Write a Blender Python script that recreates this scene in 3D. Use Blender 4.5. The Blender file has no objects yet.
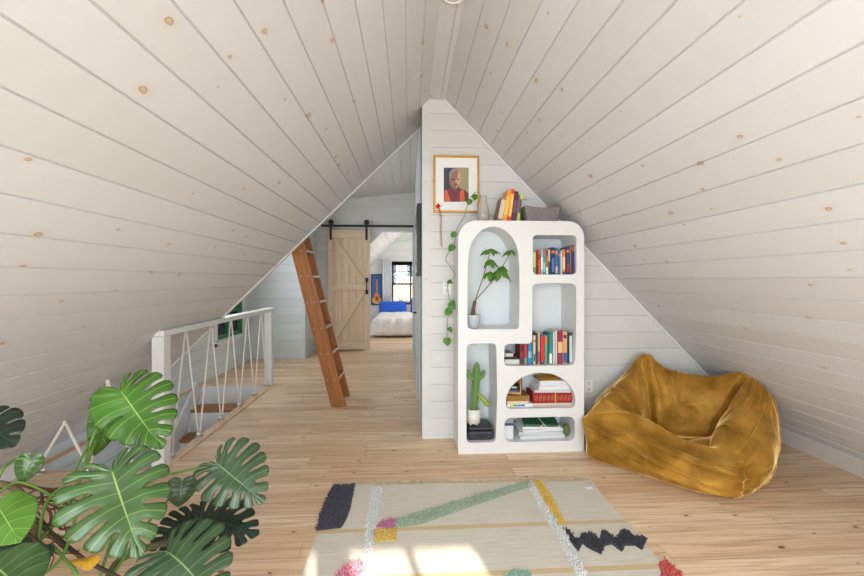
import bpy, bmesh, math, random
from mathutils import Vector, Matrix, noise
C = bpy.context.scene.collection
R = random.Random(7)
pi = math.pi
# ------------------------------------------------------------------ camera
FOC, CX, CY, TH, EYE = 400.0, 432.0, 280.0, math.atan(23/400), 1.4
cam = bpy.data.objects.new('camera', bpy.data.cameras.new('camera')); C.objects.link(cam)
cam.location = (0, 0, EYE); cam.rotation_euler = (pi/2, 0, -TH)
cam.data.sensor_width = 36; cam.data.lens = FOC/864*36; cam.data.shift_y = -8/864
cam.data.clip_start = 0.05
bpy.context.scene.camera = cam
# ------------------------------------------------------------------ light
w = bpy.data.worlds.new('sky'); bpy.context.scene.world = w; w.use_nodes = True
w.node_tree.nodes['Background'].inputs[0].default_value = (0.72, 0.83, 1.0, 1)
w.node_tree.nodes['Background'].inputs[1].default_value = 1.1
vs = bpy.context.scene.view_settings
vs.view_transform = 'Standard'; vs.look = 'None'; vs.gamma = 1; vs.use_curve_mapping = False
vs.exposure = 0.27
def area(name, loc, rot, sx, sy, power, col):
    l = bpy.data.lights.new(name, 'AREA'); l.shape = 'RECTANGLE'; l.size = sx; l.size_y = sy
    l.energy = power; l.color = col
    o = bpy.data.objects.new(name, l); o.location = loc; o.rotation_euler = rot; C.objects.link(o); return o
sun = bpy.data.lights.new('sun', 'SUN'); sun.energy = 12.0; sun.angle = math.radians(0.6); sun.color = (1, 0.95, 0.86)
so = bpy.data.objects.new('sun', sun); C.objects.link(so)
so.rotation_euler = Vector((-.24, 1, -.432)).to_track_quat('-Z', 'Y').to_euler()
so.location = (1.5, -6, 5)
area('gable_window_daylight', (-0.35, -2.15, 1.35), (pi/2, 0, 0), 3.0, 1.9, 116, (0.87, 0.94, 1))
area('left_roof_fill', (-.88, -.9, 1.80), (0, -.85, 0), 1.0, 1.7, 38, (0.84, 0.925, 1))  # added fill to brighten slopes and floor; the roof has no opening here
area('right_roof_fill', (1.38, -.9, 1.80), (0, .85, 0), 1.0, 1.7, 29, (0.84, 0.925, 1))  # its added counterpart on the other slope, also without an opening
area('dormer_fill', (-2.6, 5.6, 1.95), (0, -pi/2 + 0.1, 0), 1.0, 1.6, 25, (0.92, 0.97, 1))  # lamp added out of sight behind the left slope to light the dormer
area('bedroom_side_fill', (2.05, 10.3, 1.7), (0, pi/2, 0), 1.6, 1.8, 60, (0.95, 0.97, 1))  # added out of view to brighten the bedroom; no window in this wall
# ------------------------------------------------------------------ helpers
cT, sT = math.cos(TH), math.sin(TH)
def ray(px, py):
    u = (px-CX)/FOC; v = -(py-CY)/FOC
    return Vector((u*cT+sT, -u*sT+cT, v))
def atY(px, py, Y):
    d = ray(px, py); return Vector((0, 0, EYE)) + d*(Y/d.y)
def atZ(px, py, Z=0.0):
    d = ray(px, py); return Vector((0, 0, EYE)) + d*((Z-EYE)/d.z)
def lin(r, g, b):
    f = lambda c: (c/255/12.92 if c/255 <= .04045 else ((c/255+.055)/1.055)**2.4)
    return (f(r), f(g), f(b), 1)
MATS = {}
def mat(name, col, rough=0.6, metal=0, sheen=0, bump=None, noise_amt=0.0, nscale=20, spec=0.5, trans=0, alpha=1, coat=0):
    if name in MATS: return MATS[name]
    m = bpy.data.materials.new(name); m.use_nodes = True; nt = m.node_tree
    b = nt.nodes['Principled BSDF']
    b.inputs['Base Color'].default_value = col; b.inputs['Roughness'].default_value = rough
    b.inputs['Metallic'].default_value = metal; b.inputs['Specular IOR Level'].default_value = spec
    b.inputs['Sheen Weight'].default_value = sheen; b.inputs['Transmission Weight'].default_value = trans
    b.inputs['Coat Weight'].default_value = coat
    tc = nt.nodes.new('ShaderNodeTexCoord')
    if noise_amt > 0:
        n = nt.nodes.new('ShaderNodeTexNoise'); n.inputs['Scale'].default_value = nscale; n.inputs['Detail'].default_value = 4
        nt.links.new(tc.outputs['Object'], n.inputs['Vector'])
        mr = nt.nodes.new('ShaderNodeMapRange'); mr.inputs[1].default_value = 0.3; mr.inputs[2].default_value = 0.7
        mr.inputs[3].default_value = 1-noise_amt; mr.inputs[4].default_value = 1+noise_amt
        nt.links.new(n.outputs[0], mr.inputs[0])
        mx = nt.nodes.new('ShaderNodeVectorMath'); mx.operation = 'SCALE'; mx.inputs[0].default_value = col[:3]
        nt.links.new(mr.outputs[0], mx.inputs['Scale']); nt.links.new(mx.outputs[0], b.inputs['Base Color'])
    if bump:
        n = nt.nodes.new('ShaderNodeTexNoise'); n.inputs['Scale'].default_value = bump[0]; n.inputs['Detail'].default_value = 3
        nt.links.new(tc.outputs['Object'], n.inputs['Vector'])
        bp = nt.nodes.new('ShaderNodeBump'); bp.inputs['Distance'].default_value = bump[1]; bp.inputs['Strength'].default_value = 1
        nt.links.new(n.outputs[0], bp.inputs['Height']); nt.links.new(bp.outputs[0], b.inputs['Normal'])
    MATS[name] = m; return m
def colm(r, g, b, rough=0.6, **k):
    return mat('paint_%d_%d_%d_%d' % (r, g, b, int(rough*100)), lin(r, g, b), rough, **k)
def N(nt, t, **k):
    n = nt.nodes.new(t)
    for a, v in k.items():
        if a.startswith('i'): n.inputs[int(a[1:])].default_value = v
        else: setattr(n, a, v)
    return n
def math_node(nt, op, a, b=None, c=None):
    n = nt.nodes.new('ShaderNodeMath'); n.operation = op
    for i, v in enumerate((a, b, c)):
        if v is None: continue
        if isinstance(v, (int, float)): n.inputs[i].default_value = v
        else: nt.links.new(v, n.inputs[i])
    return n.outputs[0]
def wood(name, base, tone, knotc, ringc, pitch, knot_keep, grain, rough, kscale=(2.3, 3.6), tone_amt=0.05, plank_len=None, uv=True, gap=0.0, knot_amt=0.6, seed=0.0, grainc=None, sharp=False):
    """boards: u runs along the board, v across; per-board tone, grain, scattered knots"""
    m = bpy.data.materials.new(name); m.use_nodes = True; nt = m.node_tree; L = nt.links
    b = nt.nodes['Principled BSDF']; b.inputs['Roughness'].default_value = rough
    tc = N(nt, 'ShaderNodeTexCoord')
    sp = N(nt, 'ShaderNodeSeparateXYZ'); L.new(tc.outputs['UV'], sp.inputs[0])
    u = math_node(nt, 'ADD', sp.outputs[0], seed); v = sp.outputs[1]
    row = math_node(nt, 'FLOOR', math_node(nt, 'DIVIDE', v, pitch))
    wn = N(nt, 'ShaderNodeTexWhiteNoise', noise_dimensions='1D'); L.new(math_node(nt, 'ADD', row, seed+.5), wn.inputs['W'])
    rnd = wn.outputs['Value']
    uo = math_node(nt, 'ADD', u, math_node(nt, 'MULTIPLY', rnd, 37.0))
    if plank_len:
        cell = math_node(nt, 'FLOOR', math_node(nt, 'DIVIDE', uo, plank_len))
        cb = N(nt, 'ShaderNodeCombineXYZ'); L.new(cell, cb.inputs[0]); L.new(row, cb.inputs[1])
        wn2 = N(nt, 'ShaderNodeTexWhiteNoise', noise_dimensions='2D'); L.new(cb.outputs[0], wn2.inputs['Vector'])
        rnd = wn2.outputs['Value']
    gv = N(nt, 'ShaderNodeCombineXYZ')
    L.new(math_node(nt, 'MULTIPLY', uo, 1.3), gv.inputs[0]); L.new(math_node(nt, 'MULTIPLY', v, 26.0), gv.inputs[1]); L.new(math_node(nt, 'MULTIPLY', rnd, 9.0), gv.inputs[2])
    gn = N(nt, 'ShaderNodeTexNoise'); gn.inputs['Scale'].default_value = 1.6; gn.inputs['Detail'].default_value = 5; gn.inputs['Distortion'].default_value = 0.6
    L.new(gv.outputs[0], gn.inputs['Vector'])
    def mix(fac, a, c):
        x = nt.nodes.new('ShaderNodeMix'); x.data_type = 'RGBA'
        if isinstance(fac, (int, float)): x.inputs[0].default_value = fac
        else: L.new(fac, x.inputs[0])
        for i, q in ((6, a), (7, c)):
            if isinstance(q, tuple): x.inputs[i].default_value = q
            else: L.new(q, x.inputs[i])
        return x.outputs[2]
    def mrange(x, a, bb, c, d):
        q = N(nt, 'ShaderNodeMapRange'); L.new(x, q.inputs[0])
        for i, vv in enumerate((a, bb, c, d)): q.inputs[i+1].default_value = vv
        return q.outputs[0]
    col = mix(rnd, base, tone)
    col = mix(mrange(gn.outputs[0], *((.44, .66) if sharp else (.35, .75)), 0, grain), col, grainc or ringc)
    # knots
    nz = N(nt, 'ShaderNodeTexNoise'); nz.inputs['Scale'].default_value = 18; L.new(tc.outputs['UV'], nz.inputs['Vector'])
    ks = N(nt, 'ShaderNodeCombineXYZ')
    L.new(math_node(nt, 'ADD', math_node(nt, 'MULTIPLY', u, kscale[0]), math_node(nt, 'MULTIPLY', nz.outputs[0], .08)), ks.inputs[0])
    L.new(math_node(nt, 'ADD', math_node(nt, 'MULTIPLY', v, kscale[1]), math_node(nt, 'MULTIPLY', nz.outputs[0], .08)), ks.inputs[1])
    ks.inputs[2].default_value = seed
    vo = N(nt, 'ShaderNodeTexVoronoi'); vo.voronoi_dimensions = '2D'; vo.inputs['Scale'].default_value = 1.0
    L.new(ks.outputs[0], vo.inputs['Vector'])
    sc = N(nt, 'ShaderNodeSeparateColor'); L.new(vo.outputs['Color'], sc.inputs[0])
    rad = math_node(nt, 'ADD', math_node(nt, 'MULTIPLY', math_node(nt, 'POWER', sc.outputs[1], 2.0), .045), .017)
    keep = math_node(nt, 'GREATER_THAN', sc.outputs[0], 1-knot_keep)
    q = math_node(nt, 'DIVIDE', vo.outputs['Distance'], rad)
    inner = math_node(nt, 'MULTIPLY', keep, mrange(q, .9, 1.1, 1, 0))
    ring = math_node(nt, 'MULTIPLY', inner, mrange(math_node(nt, 'ABSOLUTE', math_node(nt, 'SUBTRACT', q, .8)), .1, .3, 1, 0))
    halo = math_node(nt, 'MULTIPLY', keep, mrange(q, 1.0, 3.4, .3, 0))
    col = mix(math_node(nt, 'MULTIPLY', halo, knot_amt), col, ringc)
    col = mix(math_node(nt, 'MULTIPLY', inner, min(1, knot_amt*1.25)), col, ringc)
    col = mix(math_node(nt, 'MULTIPLY', ring, knot_amt*.8), col, knotc)
    if gap > 0:   # tight joints between floor planks
        fr = math_node(nt, 'MULTIPLY', math_node(nt, 'FRACT', math_node(nt, 'DIVIDE', v, pitch)), pitch)
        fu = math_node(nt, 'MULTIPLY', math_node(nt, 'FRACT', math_node(nt, 'DIVIDE', uo, plank_len)), plank_len)
        g = math_node(nt, 'MAXIMUM', math_node(nt, 'LESS_THAN', fr, gap), math_node(nt, 'LESS_THAN', fu, gap))
        col = mix(math_node(nt, 'MULTIPLY', g, .8), col, knotc)
        bp = N(nt, 'ShaderNodeBump'); bp.inputs['Distance'].default_value = 0.001; bp.inputs['Strength'].default_value = .5
        L.new(math_node(nt, 'SUBTRACT', math_node(nt, 'MULTIPLY', gn.outputs[0], .4), g), bp.inputs['Height']); L.new(bp.outputs[0], b.inputs['Normal'])
    L.new(col, b.inputs['Base Color'])
    MATS[name] = m
    return m
M_WALL = wood('whitewashed_boards', lin(217, 219, 222), lin(210, 211, 211), lin(156, 120, 82), lin(198, 172, 136), .15, .62, .16, .5, kscale=(3.0, 4.6), grainc=lin(208, 200, 190))
M_WALLG = wood('whitewashed_boards_plain', lin(218, 217, 214), lin(212, 211, 206), lin(168, 126, 76), lin(205, 176, 136), .15, .14, .10, .5, seed=5.3, grainc=lin(212, 206, 196))
M_WALLH = wood('cool_white_boards', lin(218, 224, 224), lin(210, 216, 216), lin(160, 140, 110), lin(190, 180, 160), .15, .05, .08, .5, seed=2.3, grainc=lin(200, 204, 204))
M_FLOOR = wood('floor_planks', lin(240, 213, 180), lin(220, 184, 146), lin(70, 50, 38), lin(150, 108, 74), .128, .42, .55, .42, kscale=(3.4, 6.0), plank_len=1.55, gap=.0016, knot_amt=.8, sharp=True, grainc=lin(176, 132, 92))
M_DOORW = wood('pale_pine', lin(228, 203, 174), lin(220, 192, 160), lin(110, 80, 55), lin(165, 125, 90), .12, .2, .4, .55, kscale=(4, 8), seed=3.0)
M_LADDER = wood('stained_fir', lin(176, 110, 48), lin(152, 90, 36), lin(60, 30, 12), lin(98, 52, 20), .2, .3, .6, .45, kscale=(6, 12), seed=1.0)
M_TREAD = wood('stained_tread', lin(170, 118, 70), lin(160, 108, 62), lin(80, 45, 22), lin(125, 78, 42), .2, .2, .5, .45, kscale=(4, 8), seed=8.0)
M_TRIM = mat('white_trim', lin(228, 228, 226), .4, noise_amt=.02, nscale=6)
M_TRIMB = mat('cool_white_trim', lin(192, 200, 204), .4)
M_WHITE = mat('white_lacquer', lin(228, 227, 225), .38, bump=(60, .0004))
M_BLACK = mat('black_iron', lin(22, 22, 24), .45)
def shade(o, smooth):
    for p in o.data.polygons: p.use_smooth = smooth
def mk(name, verts, faces, m, parent=None, uvs=None, smooth=False, fm=None, kind=None):
    me = bpy.data.meshes.new(name); me.from_pydata([tuple(v) for v in verts], [], faces)
    for x in (m if isinstance(m, list) else [m]): me.materials.append(x)
    if fm:
        for p, i in zip(me.polygons, fm): p.material_index = i
    if uvs:
        ul = me.uv_layers.new(name='UVMap')
        for p in me.polygons:
            for li in p.loop_indices: ul.data[li].uv = uvs[me.loops[li].vertex_index]
    me.update()
    o = bpy.data.objects.new(name, me); C.objects.link(o)
    if parent: o.parent = parent
    if kind: o['kind'] = kind
    shade(o, smooth)
    return o
def tag(o, label, cat, group=None):
    o['label'] = label; o['category'] = cat
    if group: o['group'] = group
    return o
def thing(name, label, cat, loc=(0, 0, 0), rotz=0, group=None):
    o = bpy.data.objects.new(name, None); C.objects.link(o); o.location = loc; o.rotation_euler = (0, 0, rotz)
    o.empty_display_size = .05
    return tag(o, label, cat, group)
class MB:
    def __init__(s): s.v = []; s.f = []; s.uv = []; s.m = []
    def quadbox(s, P, uvd=None, mi=0):
        """P: 8 corners, bottom 4 then top 4"""
        i = len(s.v); s.v += [Vector(p) for p in P]
        s.f += [[i+3, i+2, i+1, i], [i+4, i+5, i+6, i+7], [i, i+1, i+5, i+4], [i+1, i+2, i+6, i+5], [i+2, i+3, i+7, i+6], [i+3, i, i+4, i+7]]
        s.m += [mi]*6; return i
    def box(s, c, d, M=None, mi=0, ulong=0):
        x, y, z = [q/2 for q in d]; c = Vector(c)
        P = [Vector(p) for p in ((-x, -y, -z), (x, -y, -z), (x, y, -z), (-x, y, -z), (-x, -y, z), (x, -y, z), (x, y, z), (-x, y, z))]
        if M is not None: P = [M @ p for p in P]
        s.quadbox([c+p for p in P], mi=mi); return s
    def bar(s, a, b, wd, th, up=(0, 0, 1), mi=0):
        """box from a to b; width wd across, thickness th along up"""
        a, b = Vector(a), Vector(b); d = b-a; l = d.length; d.normalize()
        x = d.cross(Vector(up)).normalized(); z = x.cross(d)
        M = Matrix((x, d, z)).transposed()
        s.box((a+b)/2, (wd, l, th), M, mi); return s
    def tube(s, pts, r, n=8, mi=0, cap=True):
        pts = [Vector(p) for p in pts]; rs = r if isinstance(r, (list, tuple)) else [r]*len(pts)
        i0 = len(s.v); prev = None
        for k, p in enumerate(pts):
            t = (pts[min(k+1, len(pts)-1)]-pts[max(k-1, 0)]).normalized()
            if prev is None: prev = t.orthogonal().normalized()
            x = (prev-t*prev.dot(t)).normalized(); prev = x; y = t.cross(x)
            for j in range(n):
                a = 2*pi*j/n; s.v.append(p+(x*math.cos(a)+y*math.sin(a))*rs[k])
        for k in range(len(pts)-1):
            for j in range(n):
                a = i0+k*n+j; b = i0+k*n+(j+1) % n; s.f.append([a, b, b+n, a+n]); s.m.append(mi)
        if cap:
            s.f.append([i0+j for j in range(n)][::-1]); s.f.append([i0+(len(pts)-1)*n+j for j in range(n)]); s.m += [mi, mi]
        return s
    def lathe(s, prof, c=(0, 0, 0), n=24, mi=0, sx=1, sy=1, M=None):
        i0 = len(s.v); c = Vector(c)
        for r, z in prof:
            for j in range(n):
                a = 2*pi*j/n; p = Vector((r*sx*math.cos(a), r*sy*math.sin(a), z))
                s.v.append(c+(M @ p if M is not None else p))
        for k in range(len(prof)-1):
            for j in range(n):
                a = i0+k*n+j; b = i0+k*n+(j+1) % n; s.f.append([a, b, b+n, a+n]); s.m.append(mi)
        s.f.append([i0+j for j in range(n)][::-1]); s.f.append([i0+(len(prof)-1)*n+j for j in range(n)]); s.m += [mi, mi]
        return s
    def flat(s, poly, mi=0):
        i = len(s.v); s.v += [Vector(p) for p in poly]; s.f.append(list(range(i, i+len(poly)))); s.m.append(mi); return s
    def prism(s, poly, dv, mi=0):
        i = len(s.v); n = len(poly); dv = Vector(dv)
        s.v += [Vector(p) for p in poly]+[Vector(p)+dv for p in poly]
        s.f.append(list(range(i, i+n))[::-1]); s.f.append(list(range(i+n, i+2*n))); s.m += [mi, mi]
        for k in range(n):
            s.f.append([i+k, i+(k+1) % n, i+n+(k+1) % n, i+n+k]); s.m.append(mi)
        return s
    def build(s, name, m, parent=None, smooth=False, kind=None, bevel=0, uvaxis=None, fixn=True):
        """uvaxis = (ui, vi): world axes used for u and v"""
        uv = None
        if uvaxis is not None:
            uv = [(v.dot(Vector(uvaxis[0])), v.dot(Vector(uvaxis[1]))) for v in s.v]
        o = mk(name, s.v, s.f, m, parent, uv, smooth, s.m, kind)
        if fixn:
            bm = bmesh.new(); bm.from_mesh(o.data); bmesh.ops.recalc_face_normals(bm, faces=bm.faces); bm.to_mesh(o.data); bm.free()
        if bevel:
            md = o.modifiers.new('bevel', 'BEVEL'); md.width = bevel; md.segments = 2; md.limit_method = 'ANGLE'; md.angle_limit = 0.7
            shade(o, True)
            md.harden_normals = True
        return o
def boards(name, m, O, U, V, Nn, v0, v1, spans, breaks=(), pitch=.15, off=0.0, g=.0045, d=.0075, uvo=(0, 0), back=.05, shift=0.0):
    """tongue and groove boarding: O + u*U + v*V, grooves every pitch in v; spans(v) -> [(u0,u1),...]"""
    O, U, V, Nn = map(Vector, (O, U, V, Nn))
    prof = [(v0, 0.0)]
    k = math.ceil((v0-off)/pitch)
    while off+k*pitch < v1:
        x = off+k*pitch
        if x-g > v0 and x+g < v1: prof += [(x-g, 0.0), (x-g*.3, -d), (x+g*.3, -d), (x+g, 0.0)]
        k += 1
    prof.append((v1, 0.0))
    for b in breaks:
        if v0 < b < v1:
            for i in range(len(prof)-1):
                if prof[i][0] < b < prof[i+1][0]:
                    t = (b-prof[i][0])/(prof[i+1][0]-prof[i][0]); prof.insert(i+1, (b, prof[i][1]*(1-t)+prof[i+1][1]*t)); break
    V_, F_, T_ = [], [], []
    def quad(a, b, c, e, uv):
        i = len(V_); V_.extend([a, b, c, e]); T_.extend(uv); F_.append([i, i+1, i+2, i+3])
    e = 1e-5
    for (va, na), (vb, nb) in zip(prof[:-1], prof[1:]):
        for (a0, a1), (b0, b1) in zip(spans(va+e), spans(vb-e)):
            quad(O+U*a0+V*va+Nn*na, O+U*a1+V*va+Nn*na, O+U*b1+V*vb+Nn*nb, O+U*b0+V*vb+Nn*nb,
                 [(a0+uvo[0], va-off+uvo[1]), (a1+uvo[0], va-off+uvo[1]), (b1+uvo[0], vb-off+uvo[1]), (b0+uvo[0], vb-off+uvo[1])])
    nf = len(F_)
    if back:
        bs = sorted(set([v0, v1]+[b for b in breaks if v0 < b < v1]))
        for va, vb in zip(bs[:-1], bs[1:]):
            for (a0, a1), (b0, b1) in zip(spans(va+e), spans(vb-e)):
                A = [O+U*a0+V*va, O+U*a1+V*va, O+U*b1+V*vb, O+U*b0+V*vb]; B = [p-Nn*back for p in A]
                uvq = [(a0, va), (a1, va), (b1, vb), (b0, vb)]
                quad(B[3], B[2], B[1], B[0], uvq[::-1])
                for i in range(4): quad(A[(i+1) % 4], A[i], B[i], B[(i+1) % 4], [uvq[i]]*4)
    n0 = Vector(F_ and (V_[1]-V_[0]).cross(V_[3]-V_[0]))
    if n0.dot(Nn) < 0: F_ = [f[::-1] for f in F_]
    o = mk(name, V_, F_, m, None, T_, False, None, 'structure')
    return o
def struct(mb, name, m, bevel=0, uvaxis=None): return mb.build(name, m, None, kind='structure', bevel=bevel, uvaxis=uvaxis)
def bez(p, n=10):
    """catmull-rom through points"""
    p = [Vector(q) for q in p]; out = []
    for i in range(len(p)-1):
        a = p[max(i-1, 0)]; b = p[i]; c = p[i+1]; d = p[min(i+2, len(p)-1)]
        for k in range(n):
            t = k/n
            out.append(.5*((2*b)+(c-a)*t+(2*a-5*b+4*c-d)*t*t+(3*b-a-3*c+d)*t**3))
    out.append(p[-1]); return out

# ================================================================== THE ROOM
D = 3.54                      # wall behind the shelf
XR, ZR = .316, 3.0            # ridge, right side of the flat strip
XL = .177                     # left side of the flat strip
YB = -2.2                     # gable wall behind the viewer
SR, SL = 1.018, .98           # slopes
LW = -2.79                    # knee line of the left side, left wall of dormer
# right slope
aR = Vector((1, 0, -SR)).normalized(); nR = Vector((-SR, 0, -1)).normalized()
LR = 2.93/aR.x
boards('wall_right', M_WALL, (XR, 0, ZR), (0, 1, 0), aR, nR, 0, LR, lambda v: [(YB-.1, D+.05)], off=-.022, uvo=(3, 0))
aL = Vector((-1, 0, -SL)).normalized(); nL = Vector((SL, 0, -1)).normalized()
LL = (XL-LW)/-aL.x
boards('wall_left', M_WALL, (XL, 0, ZR), (0, 1, 0), aL, nL, 0, LL, lambda v: [(YB-.1, 4.02)], off=-.028, uvo=(11, 3.3))
boards('ceiling', M_WALL, (XL, 0, ZR), (0, 1, 0), (1, 0, 0), (0, 0, -1), 0, XR-XL, lambda v: [(YB-.1, 4.02)], off=.4, uvo=(20, 9))
# wall behind the shelf: u along X, v along Z
def slopeL0(x): return ZR-(XL-x)*SL
def gable_r(z): return XR+(ZR-z)/SR
boards('wall_back', M_WALLG, (0, D, 0), (1, 0, 0), (0, 0, 1), (0, -1, 0), 0, 3.0, lambda v: [(.115+(0 if v < ZR-.1 else 0), max(gable_r(v)+.02, .2))], off=.026, uvo=(1, .0), back=.12)
# corridor side of that wall
boards('wall_corridor', M_WALLH, (.115, 0, 0), (0, 1, 0), (0, 0, 1), (-1, 0, 0), 0, 3.25, lambda v: [(D+.001, 8.12)], off=.026, back=.08)
# left dormer wall, going down into the stairwell; window opening
WY0, WY1, WZ0, WZ1 = 5.95, 6.85, .52, 1.32
def lw(v):
    if v < .13: return [(3.1, 7.25)] if v < -.21 else [(YB, 7.25)] if v > 0 else [(3.1, 5.5)]
    if WZ0 < v < WZ1: return [(4.02, WY0), (WY1, 7.25)]
    if 1.5 < v < 2.5: return [(4.02, 5.2), (7.0, 7.25)]  # opening for the added upper window
    return [(4.02, 7.25)]
boards('wall_dormer', M_WALLH, (LW, 0, 0), (0, 1, 0), (0, 0, 1), (1, 0, 0), -2.7, 2.95, lw, breaks=(-.21, 0, .13, WZ0, WZ1, 1.5, 2.5), off=.026, uvo=(4, 2))
# closet box and barn door wall
boards('wall_closet', M_WALLH, (0, 7.25, 0), (1, 0, 0), (0, 0, 1), (0, -1, 0), 0, 3.1, lambda v: [(LW-.05, -1.853)], off=.026, uvo=(7, 3), back=.05)
boards('wall_closet_side', M_WALLH, (-1.85, 0, 0), (0, 1, 0), (0, 0, 1), (1, 0, 0), 0, 3.1, lambda v: [(7.246, 8.14)], off=.026, uvo=(7, 3), back=.05)
YD = 8.12
OX0, OX1, OZ, OZc = -.86, .075, 2.385, 2.05   # bedroom opening
def op(v):
    if v >= OZ: return [(-1.9, .16)]
    x0 = OX0 if v < OZc else OX0+(v-OZc)/(OZ-OZc)*.34
    return [(-1.9, x0), (OX1, .16)]
boards('wall_far', M_WALLG, (0, YD, 0), (1, 0, 0), (0, 0, 1), (0, -1, 0), 0, 3.35, op, breaks=(OZc, OZ), off=.026, uvo=(9, 7), back=.12)
# dormer ceiling, boards running away from the viewer
aD = Vector((-1, 0, -.115)).normalized(); nD = Vector((.115, 0, -1)).normalized()
boards('ceiling_dormer', M_WALLG, (.2, 0, 3.19), (0, 1, 0), aD, nD, 0, 3.05, lambda v: [(4.0, YD+.1)], off=.03, uvo=(2, 6))
# gable wall behind the viewer with the windows that give the daylight
# unseen shell added between the main roof and the dormer roof against stray sun
m_ = MB(); zc = lambda x: 3.19+(x-.2)*.115
m_.prism([Vector((.35, 4.03, ZR-.02)), Vector((.35, 4.03, 3.4)), Vector((-3.0, 4.03, 3.4)), Vector((-3.0, 4.03, slopeL0(-3.0)+.05)), Vector((XL, 4.03, ZR+.05))], (0, .02, 0))
m_.box((-1.4, 6.1, 3.42), (3.4, 4.3, .04)); m_.box((.22, 6.1, 3.2), (.04, 4.3, .5)); m_.box((-2.9, 6.1, 3.0), (.04, 4.3, .9))
struct(m_, 'sun_stop_shell', M_TRIM)
def gspan(v):
    a, b = -(ZR-v)/SL+XL-.02, gable_r(v)+.02
    if .5 < v < 1.89: return [(a, .505), (.565, .715), (1.015, 1.04), (1.37, b)]
    return [(a, b)]
boards('wall_gable', M_WALLG, (0, YB, 0), (1, 0, 0), (0, 0, 1), (0, 1, 0), 0, 3.0, gspan, breaks=(.5, 1.89), off=.026)
# floor
fl = MB()
for x0, x1, y0, y1 in ((-3.0, 3.4, YB-.1, 3.1), (-1.87, 3.4, 3.1, 5.5), (LW-.05, 3.4, 5.5, 8.2), (-2.2, 2.4, 8.2, 12.3)):
    fl.box(((x0+x1)/2, (y0+y1)/2, -.1), (x1-x0, y1-y0, .2))
struct(fl, 'floor', M_FLOOR, uvaxis=((1, 0, 0), (0, 1, 0)))
struct(MB().box((-2.3, 3.6, -2.75), (1.3, 4.2, .1)), 'floor_lower', M_FLOOR, uvaxis=((1, 0, 0), (0, 1, 0)))
b = boards('wall_stairwell', M_WALLH, (-1.87, 0, 0), (0, 1, 0), (0, 0, 1), (-1, 0, 0), -2.7, -.2, lambda v: [(1.6, 5.6)], off=.026)
# baseboards
struct((lambda m: (m.quadbox([(3.20, YB, 0), (3.235, YB, 0), (3.235, D, 0), (3.20, D, 0), (3.085, YB, .165), (3.12, YB, .165), (3.12, D, .165), (3.085, D, .165)]), m)[1])(MB()), 'baseboard_right', M_TRIM)
struct(MB().box((LW+.008, (YB+3.1)/2, .065), (.016, 3.1-YB, .13)), 'baseboard_left', M_TRIM)
struct(MB().box((1.65, D-.006, .006), (3.05, .012, .012)), 'baseboard_back', M_TRIM)
struct(MB().box((LW+.014, 4.3, .0), (.028, 2.4, .022)), 'trim_1', M_FLOOR, uvaxis=((0, 1, 0), (0, 0, 1)))        # wood ledge on stairwell wall
# edge trim of the left slope and cove between back wall and right slope
def slopeL(x): return ZR-(XL-x)*SL
m_ = MB(); m_.quadbox([(XL, 4.02, ZR-.012), (LW, 4.02, slopeL(LW)-.012), (LW, 4.06, slopeL(LW)-.012), (XL, 4.06, ZR-.012), (XL, 4.02, ZR+.1), (LW, 4.02, slopeL(LW)+.1), (LW, 4.06, slopeL(LW)+.1), (XL, 4.06, ZR+.1)])
struct(m_, 'trim_2', M_TRIM)
m_ = MB(); m_.bar(Vector((XR, D-.008, ZR))+nR*.006, Vector((XR, D-.008, ZR))+aR*(LR-.08)+nR*.006, .014, .016, up=nR)
struct(m_, 'trim_3', M_TRIM)
struct(MB().box((.108, 4.0, 1.4), (.006, .03, 2.8)), 'trim_4', M_TRIMB)
m_ = MB()   # opening casing
for x0, z0, x1, z1 in ((OX0, 0, OX0, OZc), (OX0, OZc, OX0+.34, OZ), (OX0+.34, OZ, OX1, OZ), (OX1, OZ, OX1, 0)):
    m_.bar((x0, YD+.06, z0), (x1, YD+.06, z1), .014, .15, up=(0, 1, 0))
struct(m_, 'trim_5', M_TRIM)
struct(MB().box((-1.83, 4.3, .006), (.09, 2.42, .012)), 'trim_6', M_FLOOR, uvaxis=((0, 1, 0), (1, 0, 0)))
# corridor side door with pale casings
dr = bpy.data.objects.new('door_1', None); C.objects.link(dr); dr['kind'] = 'structure'
m_ = MB()
for y in (4.75, 5.62): m_.box((.103, y, 1.03), (.03, .09, 2.06))
m_.box((.103, 5.185, 2.1), (.03, .96, .09)); m_.build('casing', M_TRIMB, dr)
MB().box((.11, 5.185, 1.02), (.012, .78, 2.04)).build('panel', M_TRIMB, dr)
MB().tube([(.105, 4.9, 1.0), (.06, 4.9, 1.0)], .01).tube([(.06, 4.88, 1.0), (.06, 5.0, 1.0)], .009).build('door_handle', M_BLACK, dr, True)
d2 = bpy.data.objects.new('door_2', None); C.objects.link(d2); d2['kind'] = 'structure'
m_ = MB()
for y in (6.5, 7.4): m_.box((.103, y, 1.03), (.03, .09, 2.06))
m_.box((.103, 6.95, 2.1), (.03, .99, .09)); m_.build('casing', M_TRIMB, d2)
MB().box((.11, 6.95, 1.02), (.012, .81, 2.04)).build('panel', M_TRIMB, d2)
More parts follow.
